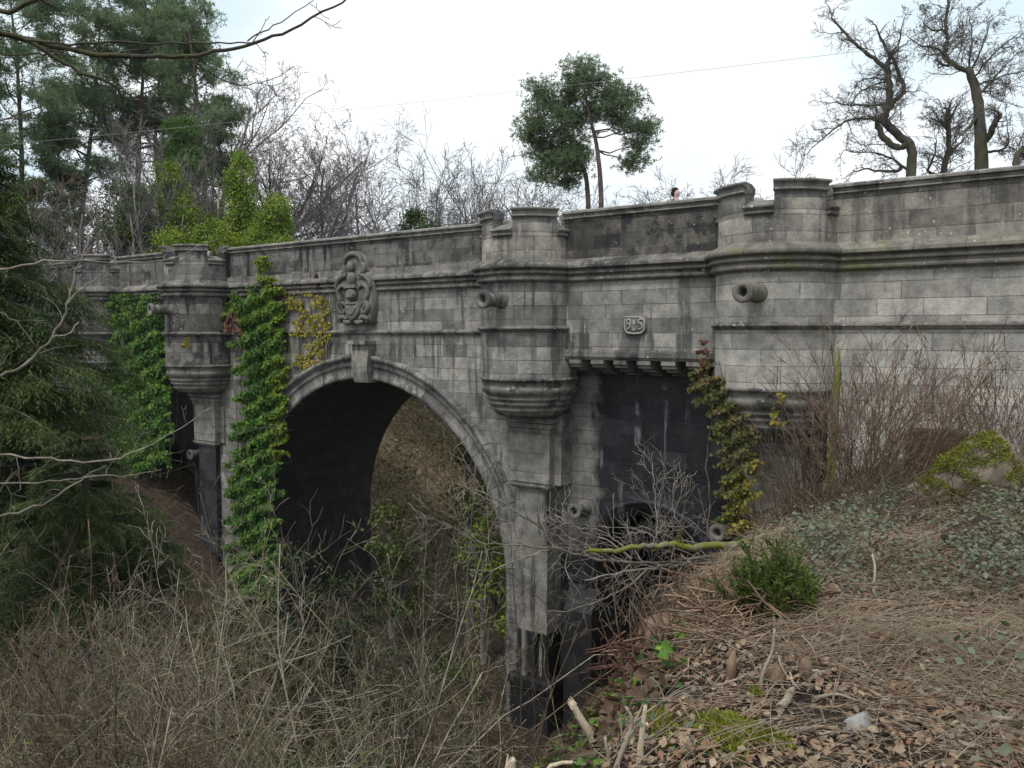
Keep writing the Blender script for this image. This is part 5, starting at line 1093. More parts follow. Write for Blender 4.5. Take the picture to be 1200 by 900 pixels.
# ------------------------------------------------------------------ near bank on the right
def on_bank(p, rs):
    px, py = screen(p); s = p[:, :2] @ U; d = p[:, :2] @ V; se = -1.12 - .262 * (d - 2.44)
    soil = (((px - 955) / 62) ** 2 + ((py - 838) / 24) ** 2 < rs.uniform(.5, 1.2, len(p))) | (((px - 800) / 40) ** 2 + ((py - 815) / 16) ** 2 < rs.uniform(.4, 1.2, len(p))) | (((px - 1010) / 30) ** 2 + ((py - 775) / 10) ** 2 < rs.uniform(.4, 1.2, len(p)))
    return ~(soil & (rs.uniform(0, 1, len(p)) < .85)) & (px > 520) & (px < 1290) & (py < 960) & (s > se - .5 - .6 * sm(4, 12, d)) & (d < 20.4) & (rs.uniform(0, 1, len(p)) < np.clip(5.2 / np.maximum(p[:, 1], 2), .18, 1))
def lay(P, rs, k=.35):
    e = .04; gx = (terrain(P[:, 0] + e, P[:, 1]) - terrain(P[:, 0] - e, P[:, 1])) / (2 * e); gy = (terrain(P[:, 0], P[:, 1] + e) - terrain(P[:, 0], P[:, 1] - e)) / (2 * e)
    N = unit(np.stack([-gx, -gy, np.ones(len(P))], 1)); D = rs.normal(0, 1, P.shape); D = unit(D - N * (D * N).sum(1, keepdims=True)); return unit(D + rs.normal(0, k, P.shape)), unit(N + rs.normal(0, k, P.shape)), N
n = 44000; P = scatter(n, -1.5, 14, 2.0, 20, 41, on_bank); rs = np.random.RandomState(41); D, N, G = lay(P, rs, .42)
L = rs.uniform(.022, .068, n) * np.clip(P[:, 1] / 6, .8, 2.0)
tag(leaves_obj('leaf_litter', P + G * rs.uniform(.004, .035, (n, 1)), D, N, L, L * rs.uniform(.4, .75, n), M['litter'], fold=.32, shape=6), 'brown and tan fallen leaves covering the near bank', 'leaf litter', kind='stuff')
def straw(name, label, cat, n, seed, mat, l0, l1, r, ok, lift=.25, nseg=5, bow=.25):
    P = scatter(n, -1.5, 14, 2.0, 20, seed, ok); rs = np.random.RandomState(seed); D, N, G = lay(P, rs, .18)
    L = rs.uniform(l0, l1, n)[:, None, None]; t = np.linspace(0, 1, nseg)[None, :, None]; Sd = np.cross(D, G)
    q = P[:, None] + (G * rs.uniform(.005, .06, (n, 1)))[:, None] + D[:, None] * L * t + G[:, None] * L * (t * (1 - t)) * rs.uniform(0, 1, (n, 1, 1)) * lift * 4 * .5 + Sd[:, None] * L * t * t * rs.normal(0, bow, (n, 1, 1))
    q[:, :, 2] = np.maximum(q[:, :, 2], terrain(q[:, :, 0], q[:, :, 1]) + .004)
    tb = Tubes(); rr = r * rs.uniform(.6, 1.5, (n, 1)) * np.clip(P[:, 1:2] / 5, .7, 2.2) * np.linspace(1, .4, nseg)[None]; tb.g[(nseg, 3)] = list(zip(q, rr))
    return tag(tb.build(name, mat), label, cat, kind='stuff')
def grassy(p, rs):
    px, py = screen(p); g = np.sin(p[:, 0] * 1.1 + .6) * np.sin(p[:, 1] * .9 + 1.8) + .5 * np.sin(p[:, 0] * 2.7 + p[:, 1] * 1.9)
    return on_bank(p, rs) & ((px > 930) | (py < 700)) & (g > rs.uniform(-1.1, .5, len(p)))
straw('dead_grass', 'flattened straw coloured dead grass on the near bank', 'grass', 24000, 42, M['deadgrass'], .12, .5, .0019, grassy)
straw('twig_litter', 'small broken twigs strewn over the near bank', 'twigs', 6000, 43, M['wood_grey'], .06, .5, .0034, on_bank, lift=.1, bow=.12)
straw('bark_litter', 'brown shreds of bark and twig strewn over the near bank', 'twigs', 5200, 44, M['wood_brown'], .05, .35, .0045, on_bank, lift=.12, bow=.15)
# bramble leaves in drifts
def brambly(p, rs):
    px, py = screen(p); d = p[:, :2] @ V
    a = (px > 900) & (py < 705) & (py > 520); b2 = (px > 1120) & (py > 780) & (rs.uniform(0, 1, len(p)) < .12); c = (px > 640) & (px < 820) & (py > 760) & (rs.uniform(0, 1, len(p)) < .03)
    g = np.sin(p[:, 0] * 1.7 + 2) * np.sin(p[:, 1] * 1.3) + .6 * np.sin(p[:, 0] * 3.9 - p[:, 1] * 2.2)
    return on_bank(p, rs) & (a | b2 | c) & (g > rs.uniform(-.5, .7, len(p)))
Cn = scatter(2500, -.5, 14, 2.4, 19, 45, brambly); rs = np.random.RandomState(45); k = 9
P = (Cn[:, None] + rs.normal(0, 1, (len(Cn), k, 3)) * (.10, .10, .05) + np.array((0, 0, 1)) * rs.uniform(.03, .28, (len(Cn), 1, 1))).reshape(-1, 3); sc = np.clip(P[:, 1] / 8, .8, 1.5)
tag(leaves_obj('bramble_leaves', P, rs.normal(0, 1, P.shape) * (1, 1, .5), rs.normal(0, .45, P.shape) + (0, 0, 1), rs.uniform(.032, .066, len(P)) * sc, rs.uniform(.025, .048, len(P)) * sc, M['bramble'], shape=6), 'low grey green bramble leaves trailing over the bank below the wall', 'undergrowth', kind='stuff')
rs = np.random.RandomState(46); tangle('bramble_stems', 'thin arching bramble stems on the bank below the wall', 'undergrowth', scatter(900, -.5, 14, 4, 19, 46, brambly), rs.uniform(.4, 1.5, 900), .0032 * rs.uniform(.8, 1.6, 900), M['twig_red'], 46)

# moss patches
def moss_patch(label, px, py, w, h, seed, dens=2600):
    c = ground(px, py); rs = np.random.RandomState(seed); g1, g2 = ground(px - w, py), ground(px, py - h); rx = abs(c[0] - g1[0]); ry = max(.08, abs(g2[1] - c[1]))
    n = int(dens * (.35 + rx * ry * 8)); a = rs.normal(0, .55, (n, 2)); rr = np.hypot(a[:, 0], a[:, 1]); an = np.arctan2(a[:, 1], a[:, 0])
    keep = rr < 1 + .3 * np.sin(an * 3 + seed) + .2 * np.sin(an * 7 + 1); a = a[keep]; x = c[0] + a[:, 0] * rx; y = c[1] + a[:, 1] * ry
    P = np.stack([x, y, terrain(x, y) + .045 * np.clip(1 - (a ** 2).sum(1), 0, 1) + .02 * np.abs(np.sin(x * 45) * np.sin(y * 41)) - .005], 1)
    o = leaves_obj('moss_patch', P, rs.normal(0, .7, P.shape) + (0, 0, .7), rs.normal(0, 1, P.shape), rs.uniform(.012, .03, len(P)), .012, M['moss'], org=tuple(c), shape=3); o.location = tuple(c)
    tag(o, label, 'moss', 'moss patches on the near bank')
moss_patch('bright yellow green moss cushion right of the broken pale stakes', 850, 860, 52, 26, 1, 5200); moss_patch('moss cushion behind the broken pale stakes', 768, 846, 44, 20, 2, 4600); moss_patch('small moss tuft by the root end below the brown fallen branch', 884, 822, 9, 6, 3, 1600)
moss_patch('faint moss at the foot of the picture left of the pale rock', 905, 878, 28, 14, 4, 1200)

# sticks
def stick(label, pix, r0, r1, mat, seed, lift=.02, name='stick', group=None, jag=True, dY=0.0, up=0.0, side=None):
    """a stick lying or standing on the bank, traced from its foot; up = metres its far end stands clear of the ground"""
    b = ground(*pix[0]); Y = b[1]; pts = []; low = b
    if up and Y > 4.4 and pix[0][1] > 800: Y = 3.7; b = at(*pix[0], Y); low = np.array((b[0], b[1], tz(b[0], b[1])))
    for k, (x, y) in enumerate(pix):
        if up: p = at(x, y, Y + dY * k / (len(pix) - 1))
        else: p = ground(x, y) + (0, 0, lift)
        pts.append(p)
    if up: pts[0] = b - (0, 0, .05)
    if low[2] < b[2] - .1: pts.insert(0, low + (np.array(pts[0]) - np.array(pts[1])) * .3)
    a = np.array(pts); n = len(a); tt = np.linspace(0, n - 1, (n - 1) * 4 + 1); q = np.stack([np.interp(tt, np.arange(n), a[:, c]) for c in range(3)], 1)
    q[1:-1] = .25 * q[:-2] + .5 * q[1:-1] + .25 * q[2:]; q += np.random.RandomState(seed).normal(0, r0 * .12, q.shape); q[-1] = q[-2] + (q[-1] - q[-2]) * .6
    o = empty(name, tuple(b)) ; tag(o, label, 'stick', group)
    t = Tubes(); t.add([tuple(p) for p in q], list(np.linspace(r0, r1, len(q))), 7)
    if side:
        for f, ln, sd in side:
            i = int(f * (len(q) - 2)); rng = random.Random(sd); d = nrm(tuple(q[i + 1] - q[i])); d = rot_about(d, perp(d, rng), R(40)); p = q[i]; L = [tuple(p)]
            for _ in range(4): p = p + np.array(d) * ln / 4 + np.random.RandomState(sd).normal(0, .006, 3); L.append(tuple(p))
            t.add(L, list(np.linspace(r0 * .5, r0 * .2, 5)), 4)
    t.build('shaft', mat, o, org=tuple(b))
    if jag:                                       # splintered pale end
        e = q[-1]; d = unit(q[-1] - q[-3]); j = Tubes(); rs_ = np.random.RandomState(seed + 5)
        for _ in range(4):
            s = e + rs_.normal(0, r1 * .35, 3) - d * r1 * 2; j.add([tuple(s), tuple(s + d * r1 * rs_.uniform(2.2, 3.6))], [r1 * .6, r1 * .12], 4)
        j.build('splintered_end', M['wood_pale'], o, org=tuple(b))
stick('thick pale broken stake leaning left at the foot of the picture', [(703, 880), (690, 855), (665, 819)], .026, .018, M['wood_pale'], 1, up=.3)
stick('pale broken stake standing upright right of two others', [(748, 902), (752, 865), (757, 822)], .018, .008, M['wood_pale'], 2, up=.3)
stick('greyish broken stake leaning right beside the upright one', [(716, 905), (735, 865), (742, 845), (733, 826)], .015, .006, M['wood_grey'], 3, up=.3, side=[(.6, .12, 3)])
stick('short grey broken stake between the leaning pair', [(716, 902), (713, 885), (708, 862)], .013, .006, M['wood_grey'], 4, up=.2, side=[(.5, .1, 9), (.7, .08, 4)])
stick('thin dark stick leaning over the moss cushion', [(771, 860), (777, 846), (783, 832)], .006, .004, M['wood_brown'], 5, up=.2, jag=False)
stick('blunt pale cut stub at the bottom edge by the pier foot', [(598, 912), (599, 900), (600, 889)], .022, .019, M['wood_pale'], 6, up=.1)
stick('pale brown stick lying flat in the bottom corner of the bank', [(640, 887), (665, 893), (692, 895)], .012, .009, M['wood_pale'], 7, up=.12)
stick('curved pale stick standing alone among the brambles', [(1031, 706), (1023, 692), (1026, 668), (1022, 648)], .011, .008, M['wood_pale'], 8, up=.3)
stick('forked pale stick standing before the green juniper bush', [(891, 815), (893, 790), (905, 765), (908, 735)], .011, .006, M['wood_grey'], 9, up=.3, side=[(.3, .18, 12)])
stick('bent pale stick standing right of the forked one', [(962, 775), (950, 748), (961, 742), (956, 715)], .006, .003, M['wood_grey'], 10, up=.25, side=[(.5, .14, 2)])
stick('brown fallen branch lying across the bank above the moss', [(905, 835), (880, 826), (850, 830), (822, 838)], .020, .012, M['wood_brown'], 11)
stick('short thick grey log stub lying by the brown fallen branch', [(913, 838), (922, 826), (930, 816)], .022, .018, M['wood_grey'], 12)
stick('pale stick lying behind the grey log stub', [(948, 802), (970, 795), (995, 786)], .016, .012, M['wood_grey'], 13)
stick('white splinter lying at the edge of the black soil', [(934, 814), (929, 806), (925, 798)], .008, .005, M['wood_pale'], 14)
stick('long thin pale stick lying at the lower right', [(1144, 872), (1120, 845), (1102, 826)], .006, .004, M['wood_pale'], 15)
stick('thin pale stick lying left of the round green leaves', [(1168, 836), (1152, 822), (1137, 810)], .005, .004, M['wood_pale'], 16)
stick('long grey bent stick lying across the middle of the bank', [(1090, 862), (1050, 832), (1010, 812), (985, 806)], .009, .005, M['wood_grey'], 17)
stick('reddish stick lying left of the pale rock', [(908, 856), (918, 853), (930, 848)], .009, .007, M['wood_brown'], 18)
stick('pale stick propped from the moss towards the stump', [(818, 846), (806, 838), (795, 818)], .006, .003, M['wood_pale'], 19, up=.2)
stick('long brown stick lying along the upper bank below the juniper bush', [(1000, 752), (950, 745), (900, 752), (872, 760)], .012, .008, M['wood_brown'], 20)
rs_ = np.random.RandomState(77)
for k in range(26):
    px, py = rs_.uniform(700, 1180), rs_.uniform(700, 880); c_ = rs_.uniform(-26, 26); h_ = rs_.uniform(14, 42)
    stick('thin broken twig standing up from the dead leaves of the near bank', [(px, py), (px + c_ * .4, py - h_ * .55), (px + c_, py - h_)], rs_.uniform(.004, .007), .0025, M['wood_grey'] if k % 3 else M['wood_pale'], 600 + k, up=.2, name='broken_twig', group='standing broken twigs on the near bank', jag=False)
rs_ = np.random.RandomState(78)
for k in range(44):
    px, py = rs_.uniform(690, 1190), 690 + 205 * rs_.uniform(0, 1) ** .8; an = rs_.uniform(-.5, .5); ln = rs_.uniform(18, 60) * (.5 + (py - 600) / 400)
    dx, dy = ln * math.cos(an), ln * math.sin(an) * .7
    stick('weathered broken branch lying among the dead leaves of the near bank', [(px, py), (px + dx * .5 + rs_.normal(0, 3), py + dy * .5 + rs_.normal(0, 3)), (px + dx, py + dy)], rs_.uniform(.007, .016), .004, M['wood_grey'] if k % 2 else M['wood_mixed'], 700 + k, lift=.03, name='broken_branch', group='broken branches lying on the near bank', jag=False)
# blocks of split wood
def chunk(label, px, py, w, h, seed, mat, name='wood_chunk', cat='wood'):
    b = ground(px, py); k = b[1] / F; rs = np.random.RandomState(seed); mb = MB(); n = 7; v = []
    prof = [(1.05, -.1), (1, .15), (.92, .55), (.85, .85), (.7, 1.0)]
    ph = rs.uniform(0, 6); rad = 1 + .25 * np.sin(np.arange(n) * 2 * math.pi / n * 2 + ph) + rs.normal(0, .2, n)
    for r_, z in prof:
        for j in range(n):
            t = 2 * math.pi * j / n; v.append((r_ * rad[j] * w * k / 2 * math.cos(t), r_ * rad[j] * w * k / 3 * math.sin(t), z * h * k * (1 + .22 * math.sin(t + ph) + .06 * math.sin(t * 5))))
    v.append((0, 0, h * k)); i = np.arange(n * len(prof)).reshape(-1, n)
    mb.add(v, [np.stack([i[:-1], np.roll(i[:-1], -1, 1), np.roll(i[1:], -1, 1), i[1:]], -1).reshape(-1, 4), np.stack([i[-1], np.roll(i[-1], -1), np.full(n, len(v) - 1)], 1)])
    o = mb.build(name, mat); o.location = tuple(b); o.rotation_euler = (rs.normal(0, .15), rs.normal(0, .15), rs.uniform(0, 6)); return tag(o, label, cat)
chunk('upright split wood chunk among dead twigs', 945, 798, 15, 22, 3, M['wood_brown']); chunk('squat split wood chunk left of the upright one', 912, 802, 22, 15, 4, M['wood_brown'])
chunk('rounded brown wood chunk below the stump', 858, 800, 22, 30, 5, M['wood_brown']); chunk('pale grey angular rock lying on black soil', 1003, 856, 38, 15, 6, M['rock'], 'rock', 'rock')
chunk('dry grass covered hummock below the mossy log', 1150, 650, 80, 34, 7, M['soil'], 'hummock', 'mound')

# stump with a fan of shoots and red roots
def stump():
    b = at(772, 752, 6.1); b[2] = max(tz(b[0], b[1]), b[2]); k = b[1] / F; o = empty('tree_stump', tuple(b)); tag(o, 'dark cut stump with upright pale shoots and red roots at the bank edge', 'stump')
    rs = np.random.RandomState(9); n = 22; mb = MB(); v = []
    for z, r_ in ((-.45, 2.2), (-.2, 1.6), (.0, 1.2), (.12, 1.0), (.17, .9), (.18, .6)):
        for j in range(n):
            t = 2 * math.pi * j / n; rr = r_ * .14 * (1 + .16 * math.sin(t * 3 + 1) + .1 * math.sin(t * 5) + rs.normal(0, .03)); v.append((rr * math.cos(t), rr * math.sin(t), z + .03 * math.sin(t * 2)))
    v.append((0, 0, .17)); i = np.arange(n * 6).reshape(6, n)
    mb.add(v, [np.stack([i[:-1], np.roll(i[:-1], -1, 1), np.roll(i[1:], -1, 1), i[1:]], -1).reshape(-1, 4), np.stack([i[-1], np.roll(i[-1], -1), np.full(n, len(v) - 1)], 1)])
    mb.build('trunk', M['wood_brown'], o, True)
    rng = random.Random(5); lv = levels(2); sp = [(7, .06, .03, 1.6, .35, 32, .3, .6), (4, .12, .03, 0, 0, 0, 0, 0)]
    for j in range(56):
        a = rng.uniform(0, 6.28); p = (b[0] + .24 * math.cos(a) + rng.gauss(.05, .2), b[1] + .22 * math.sin(a), b[2] + rng.uniform(-.15, .25))
        grow(rng, p, nrm((rng.gauss(-.12, .35), rng.gauss(0, .25), 1)), rng.uniform(.2, .62), .0062, 0, sp, lv)
    tubes_of(lv, [4, 3], .003).build('shoots', M['twig_red'], o, org=tuple(b))
    t = Tubes()
    for j in range(260):
        a = rng.uniform(0, 6.28); p = np.array((b[0] + rng.gauss(.0, .17), b[1] + rng.gauss(-.1, .1), b[2] + rng.uniform(-.42, .06))); D = np.array((math.cos(a), math.sin(a) * .6 - .2, rng.uniform(-.3, .3))); L = [tuple(p)]
        for q in range(8): D = unit(D + (rng.gauss(0, .35), rng.gauss(0, .3), rng.gauss(-.06, .3))); p = p + D * rng.uniform(.025, .07); L.append(tuple(p))
        t.add(L, list(np.linspace(rng.uniform(.005, .012), .003, 9)), 4)
    t.build('roots', bark('red_root', (.045, .021, .017), (.135, .068, .05), 10, island=.45), o, org=tuple(b))
stump()
def brush():
    rs = np.random.RandomState(88); n = 300; c = at(862, 765, 5.8)
    x = c[0] + rs.normal(0, .36, n); y = c[1] + rs.normal(-.1, .55, n); z = terrain(x, y) + rs.uniform(0, .2, n) * np.exp(-((x - c[0]) ** 2 + (y - c[1]) ** 2))
    k_ = z > -3.0; x, y, z = x[k_], y[k_], z[k_]; n = len(x)
    D = unit(rs.normal(0, 1, (n, 3)) * (1, .8, .35)); L = rs.uniform(.15, .8, n)[:, None, None]; t = np.linspace(-.5, .5, 6)[None, :, None]
    q = np.stack([x, y, z], 1)[:, None] + D[:, None] * L * t + rs.normal(0, .012, (n, 6, 3)); q[:, :, 2] = np.maximum(q[:, :, 2], terrain(q[:, :, 0], q[:, :, 1]) + .003)
    tb = Tubes(); tb.g[(6, 4)] = list(zip(q, rs.uniform(.0025, .0085, (n, 1)) * np.linspace(1, .5, 6)[None])); tag(tb.build('brush_pile', M['wood_mixed']), 'pile of broken brown and grey twigs around the cut stump', 'twigs', kind='stuff')
brush()
# big mossy log with its root end, and the block behind
def big_log():
    Y = 12.5; a0, a1 = at(1030, 606, Y), at(1188, 541, Y - .5); b = (a0 + a1) / 2; b[2] = tz(b[0], b[1]); o = empty('fallen_log', tuple(b)); tag(o, 'thick fallen log with a bright mossy root end lying before the wall', 'log')
    rs = np.random.RandomState(3); n = 26; m = 22; ax = unit(a1 - a0); sd = unit(np.cross(ax, (0, 0, 1))); up = np.cross(sd, ax); v = []
    for j in range(m + 1):
        t = j / m; r_ = .25 + .30 * sm(.38, .80, t) - .05 * sm(.9, 1, t); c = a0 + (a1 - a0) * t
        for k in range(n):
            th = 2 * math.pi * k / n; rr = r_ * (1 + .07 * math.sin(th * 11 + math.sin(t * 6) * 2) + .10 * math.sin(th * 3 + t * 4) + .05 * math.sin(th * 7 + t * 9) + (.14 * math.sin(th * 2 + 1) if t > .6 else 0)) + rs.normal(0, .012)
            v.append(tuple(c + sd * rr * math.cos(th) + up * rr * math.sin(th) - np.array(b)))
    e = len(v); v += [tuple(a0 - b), tuple(a1 + ax * .05 - b)]; i = np.arange((m + 1) * n).reshape(m + 1, n); mb = MB()
    mb.add(v, [np.stack([i[:-1], np.roll(i[:-1], -1, 1), np.roll(i[1:], -1, 1), i[1:]], -1).reshape(-1, 4), np.stack([i[0], np.roll(i[0], -1), np.full(n, e)], 1), np.stack([i[-1], np.roll(i[-1], -1), np.full(n, e + 1)], 1)])
    mb.build('trunk', bark('log_bark', (.10, .078, .062), (.24, .195, .155), 4), o, True)
    q = np.array(v[:e]); P = []
    t_ = rs.uniform(.36, .98, 26000); th = rs.uniform(-.3, math.pi + .2, 26000); ii = (t_ * m).astype(int); tk = (th % (2 * math.pi)) / (2 * math.pi) * n; kk = tk.astype(int) % n; k2 = (kk + 1) % n; fk = (tk - tk.astype(int))[:, None]
    f = (t_ * m - ii)[:, None]; P = (q[ii * n + kk] * (1 - fk) + q[ii * n + k2] * fk) * (1 - f) + (q[(ii + 1) * n + kk] * (1 - fk) + q[(ii + 1) * n + k2] * fk) * f + rs.normal(0, .014, (26000, 3)) + np.array(b)
    w_ = P[:, 0] * 7, P[:, 1] * 8, P[:, 2] * 9
    keep = np.sin(w_[0] + np.sin(w_[2] * 1.3)) * np.sin(w_[2] + np.sin(w_[1] * .9)) + .45 * np.sin(w_[0] * 2.9 + w_[1]) * np.sin(w_[2] * 2.3) > rs.uniform(-.45, .3, 26000); P = P[keep]
    leaves_obj('moss', P, rs.normal(0, .8, P.shape) + (0, -.4, .6), rs.normal(0, 1, P.shape), rs.uniform(.025, .06, len(P)), .022, M['moss'], o, org=tuple(b), shape=3)
big_log()
def stone_block():
    c = at(1098, 520, 15.2); b = (c[0], c[1], tz(c[0], c[1])); o = empty('stone_block', b, R(-32)); tag(o, 'brown mossy fallen stone block behind the shrub stems by the wall', 'stone block')
    h = c[2] + .25 - b[2]; mb = MB(); mb.box(-.5, .5, -.32, .32, -.2, h); bl = mb.build('block', stone('fallen_block', (.075, .05, .034), (.11, .075, .052), fleck=.1, joints=False, black=.4, streak=.3, lichen=.1, green=.9), o); bv = bl.modifiers.new('worn', 'BEVEL'); bv.width = .09; bv.segments = 3
stone_block()
# reddish shrubs along the wall foot
SP_R = [(8, .11, .045, 4.5, .38, 30, .25, .6), (5, .12, .04, 2.5, .45, 28, .3, .6), (3, .14, .03, 0, 0, 0, 0, 0)]
for i, (px, Y, ytop, ns, lab) in enumerate([(1000, 14.5, 395, 44, 'dense reddish many stemmed shrub against the wall right of the nearest turret'), (1045, 14, 380, 36, 'tall reddish shrub before the string course of the near wall'), (955, 15.5, 460, 30, 'brown shrub at the foot of the nearest turret'),
        (1105, 15.8, 410, 26, 'reddish shrub standing behind the mossy log'), (1165, 15, 395, 26, 'reddish shrub over the root end of the mossy log'), (1205, 14.5, 400, 22, 'reddish shrub at the right edge before the wall'), (925, 13, 520, 26, 'low brown shrub leaning left below the nearest turret')]):
    b = spot(px, Y); h = float(at(px, ytop, Y)[2]) - b[2]
    sapling(lab, b, max(h, .8) * 1.0, .013, 500 + i, M['twig_red' if i not in (2, 6) else 'twig_brown'], 'reddish shrubs along the wall foot', ns, spread=.42, spec=SP_R, rmin=.0058, name='bare_shrub', cat='shrub', lean=(-.12, 0, 1))
def foot(p, rs):
    px, py = screen(p); return (px > 905) & (px < 1120) & (py > 540) & (py < 640) & (p[:, 1] > 9) & (p[:, :2] @ V < 19)
P = scatter(1500, 2, 12, 9, 20, 47, foot); rs = np.random.RandomState(47); tangle('shrub_foot_tangle', 'dark tangle of dead stems at the foot of the reddish shrubs', 'undergrowth', P, rs.uniform(.4, 1.5, 1500), .0055 * rs.uniform(.6, 1.5, 1500), M['twig_brown'], 47, arch=.5, wobble=.2)
b = spot(975, 15.8); t = Tubes(); o = empty('mossy_sapling', b); tag(o, 'short mossy sapling trunk standing against the near wall among reddish shrubs', 'sapling')
t.add([tuple(np.array(b) - (0, 0, .1)), tuple(at(978, 480, 15.8)), tuple(at(981, 440, 15.8)), tuple(at(981, 408, 15.8))], [.09, .08, .075, .05], 8); t.build('trunk', M['branch_moss'], o, org=b)
# juniper-like bush
def needle_bush(label, base, w, h, seed, mat, n_st=150):
    rng = random.Random(seed); rs = np.random.RandomState(seed); o = empty('evergreen_bush', base); tag(o, label, 'bush'); lv = levels(2); sp = [(6, .10, .05, 9, .38, 34, .15, .5), (4, .15, .05, 0, 0, 0, 0, 0)]
    for k in range(n_st):
        a = rng.uniform(0, 6.28); e = rng.random() ** .6; grow(rng, (base[0] + rng.gauss(0, w * .12), base[1] + rng.gauss(0, w * .12), base[2] - .05), nrm((math.cos(a) * e * w * .8, math.sin(a) * e * w * .8, h * (1.05 - .55 * e))), math.hypot(h * (1.05 - .45 * e), e * w * .55) * rng.uniform(.7, 1.02), .008, 0, sp, lv)
    tubes_of(lv, [4, 3], .002).build('stems', M['twig_brown'], o, org=base); PP, DD = [], []
    for L in lv:
        for p, r_ in L:
            p = np.array(p); m = 16 if L is lv[1] else 26; x = rs.uniform(.25, len(p) - 1.001, m); i = x.astype(int); q = p[i] + (p[i + 1] - p[i]) * (x - i)[:, None]; PP.append(q); DD.append(unit(p[i + 1] - p[i]) * .8 + rs.normal(0, .45, (m, 3)) + (0, 0, .1))
    P = np.concatenate(PP); leaves_obj('foliage', P, np.concatenate(DD), rs.normal(0, 1, P.shape), rs.uniform(.025, .06, len(P)), .012, mat, o, org=base, shape=3)
b = ground(905, 722); needle_bush('low green juniper like bush on the bank edge under the mossy branch', tuple(b), .50, .52, 15, M['needle_bush'], 95)
# mossy fallen branch with its twigs
Y = 8.6; b = ground(930, 640)
near_branch('fallen_branch', 'moss covered fallen branch reaching left from the bank with a mass of pale twigs', [
    ([(940, 632), (905, 629), (880, 634), (855, 641), (830, 639), (808, 643), (790, 636), (770, 640), (748, 641), (715, 647), (690, 645)], 15, 6, -.6)], 113, M['branch_moss'], 'branch', Y, sub=(1.2, .5, 2), sub_len=.3)
near_branch('fallen_branch', 'pale bare branch with many fine curved twigs lying below the mossy one', [
    ([(905, 642), (860, 648), (820, 655), (790, 660), (760, 667), (720, 672), (685, 680)], 5, 2, -.5), ([(840, 660), (790, 664), (730, 660), (690, 652), (650, 642), (600, 640), (560, 636), (520, 612), (495, 604)], 4.5, 1.3, -1), ([(760, 667), (735, 690), (700, 706), (670, 715), (640, 716)], 3, 1.2, -.3),
    ([(690, 650), (650, 628), (620, 610), (590, 588), (560, 576), (530, 565)], 3, 1.2, -.6), ([(700, 650), (660, 640), (610, 655), (580, 668), (550, 668)], 2.6, 1, -.4), ([(740, 655), (712, 632), (690, 628), (665, 612), (650, 604)], 2.6, 1, -.2), ([(730, 640), (705, 622), (680, 618), (655, 610)], 2.2, 1, -.2),
    ([(770, 640), (762, 626), (745, 622), (730, 630)], 2.5, 1.2, 0), ([(850, 655), (835, 690), (826, 702), (815, 720), (800, 742)], 3, 1.5, 0), ([(826, 702), (840, 715), (850, 730)], 2.4, 1.4, 0), ([(830, 655), (800, 622), (788, 600), (790, 565)], 2, .8, 0), ([(850, 650), (820, 618), (800, 605)], 2, .8, 0), ([(770, 645), (768, 600), (766, 560), (764, 530)], 1.8, .7, .3)],
    114, M['twig_mid'], 'branch', Y, sub=(9, .5, 2), sub_len=.6, fork=4, tw=.0045, thin=.95)
# a thin tall shrub before the dark side arch
sapling('thin grey shrub with upright twigs in front of the dark side bay', spot(775, 12), 3.4, .009, 541, M['twig'], None, 3, spread=.14, rmin=.004)

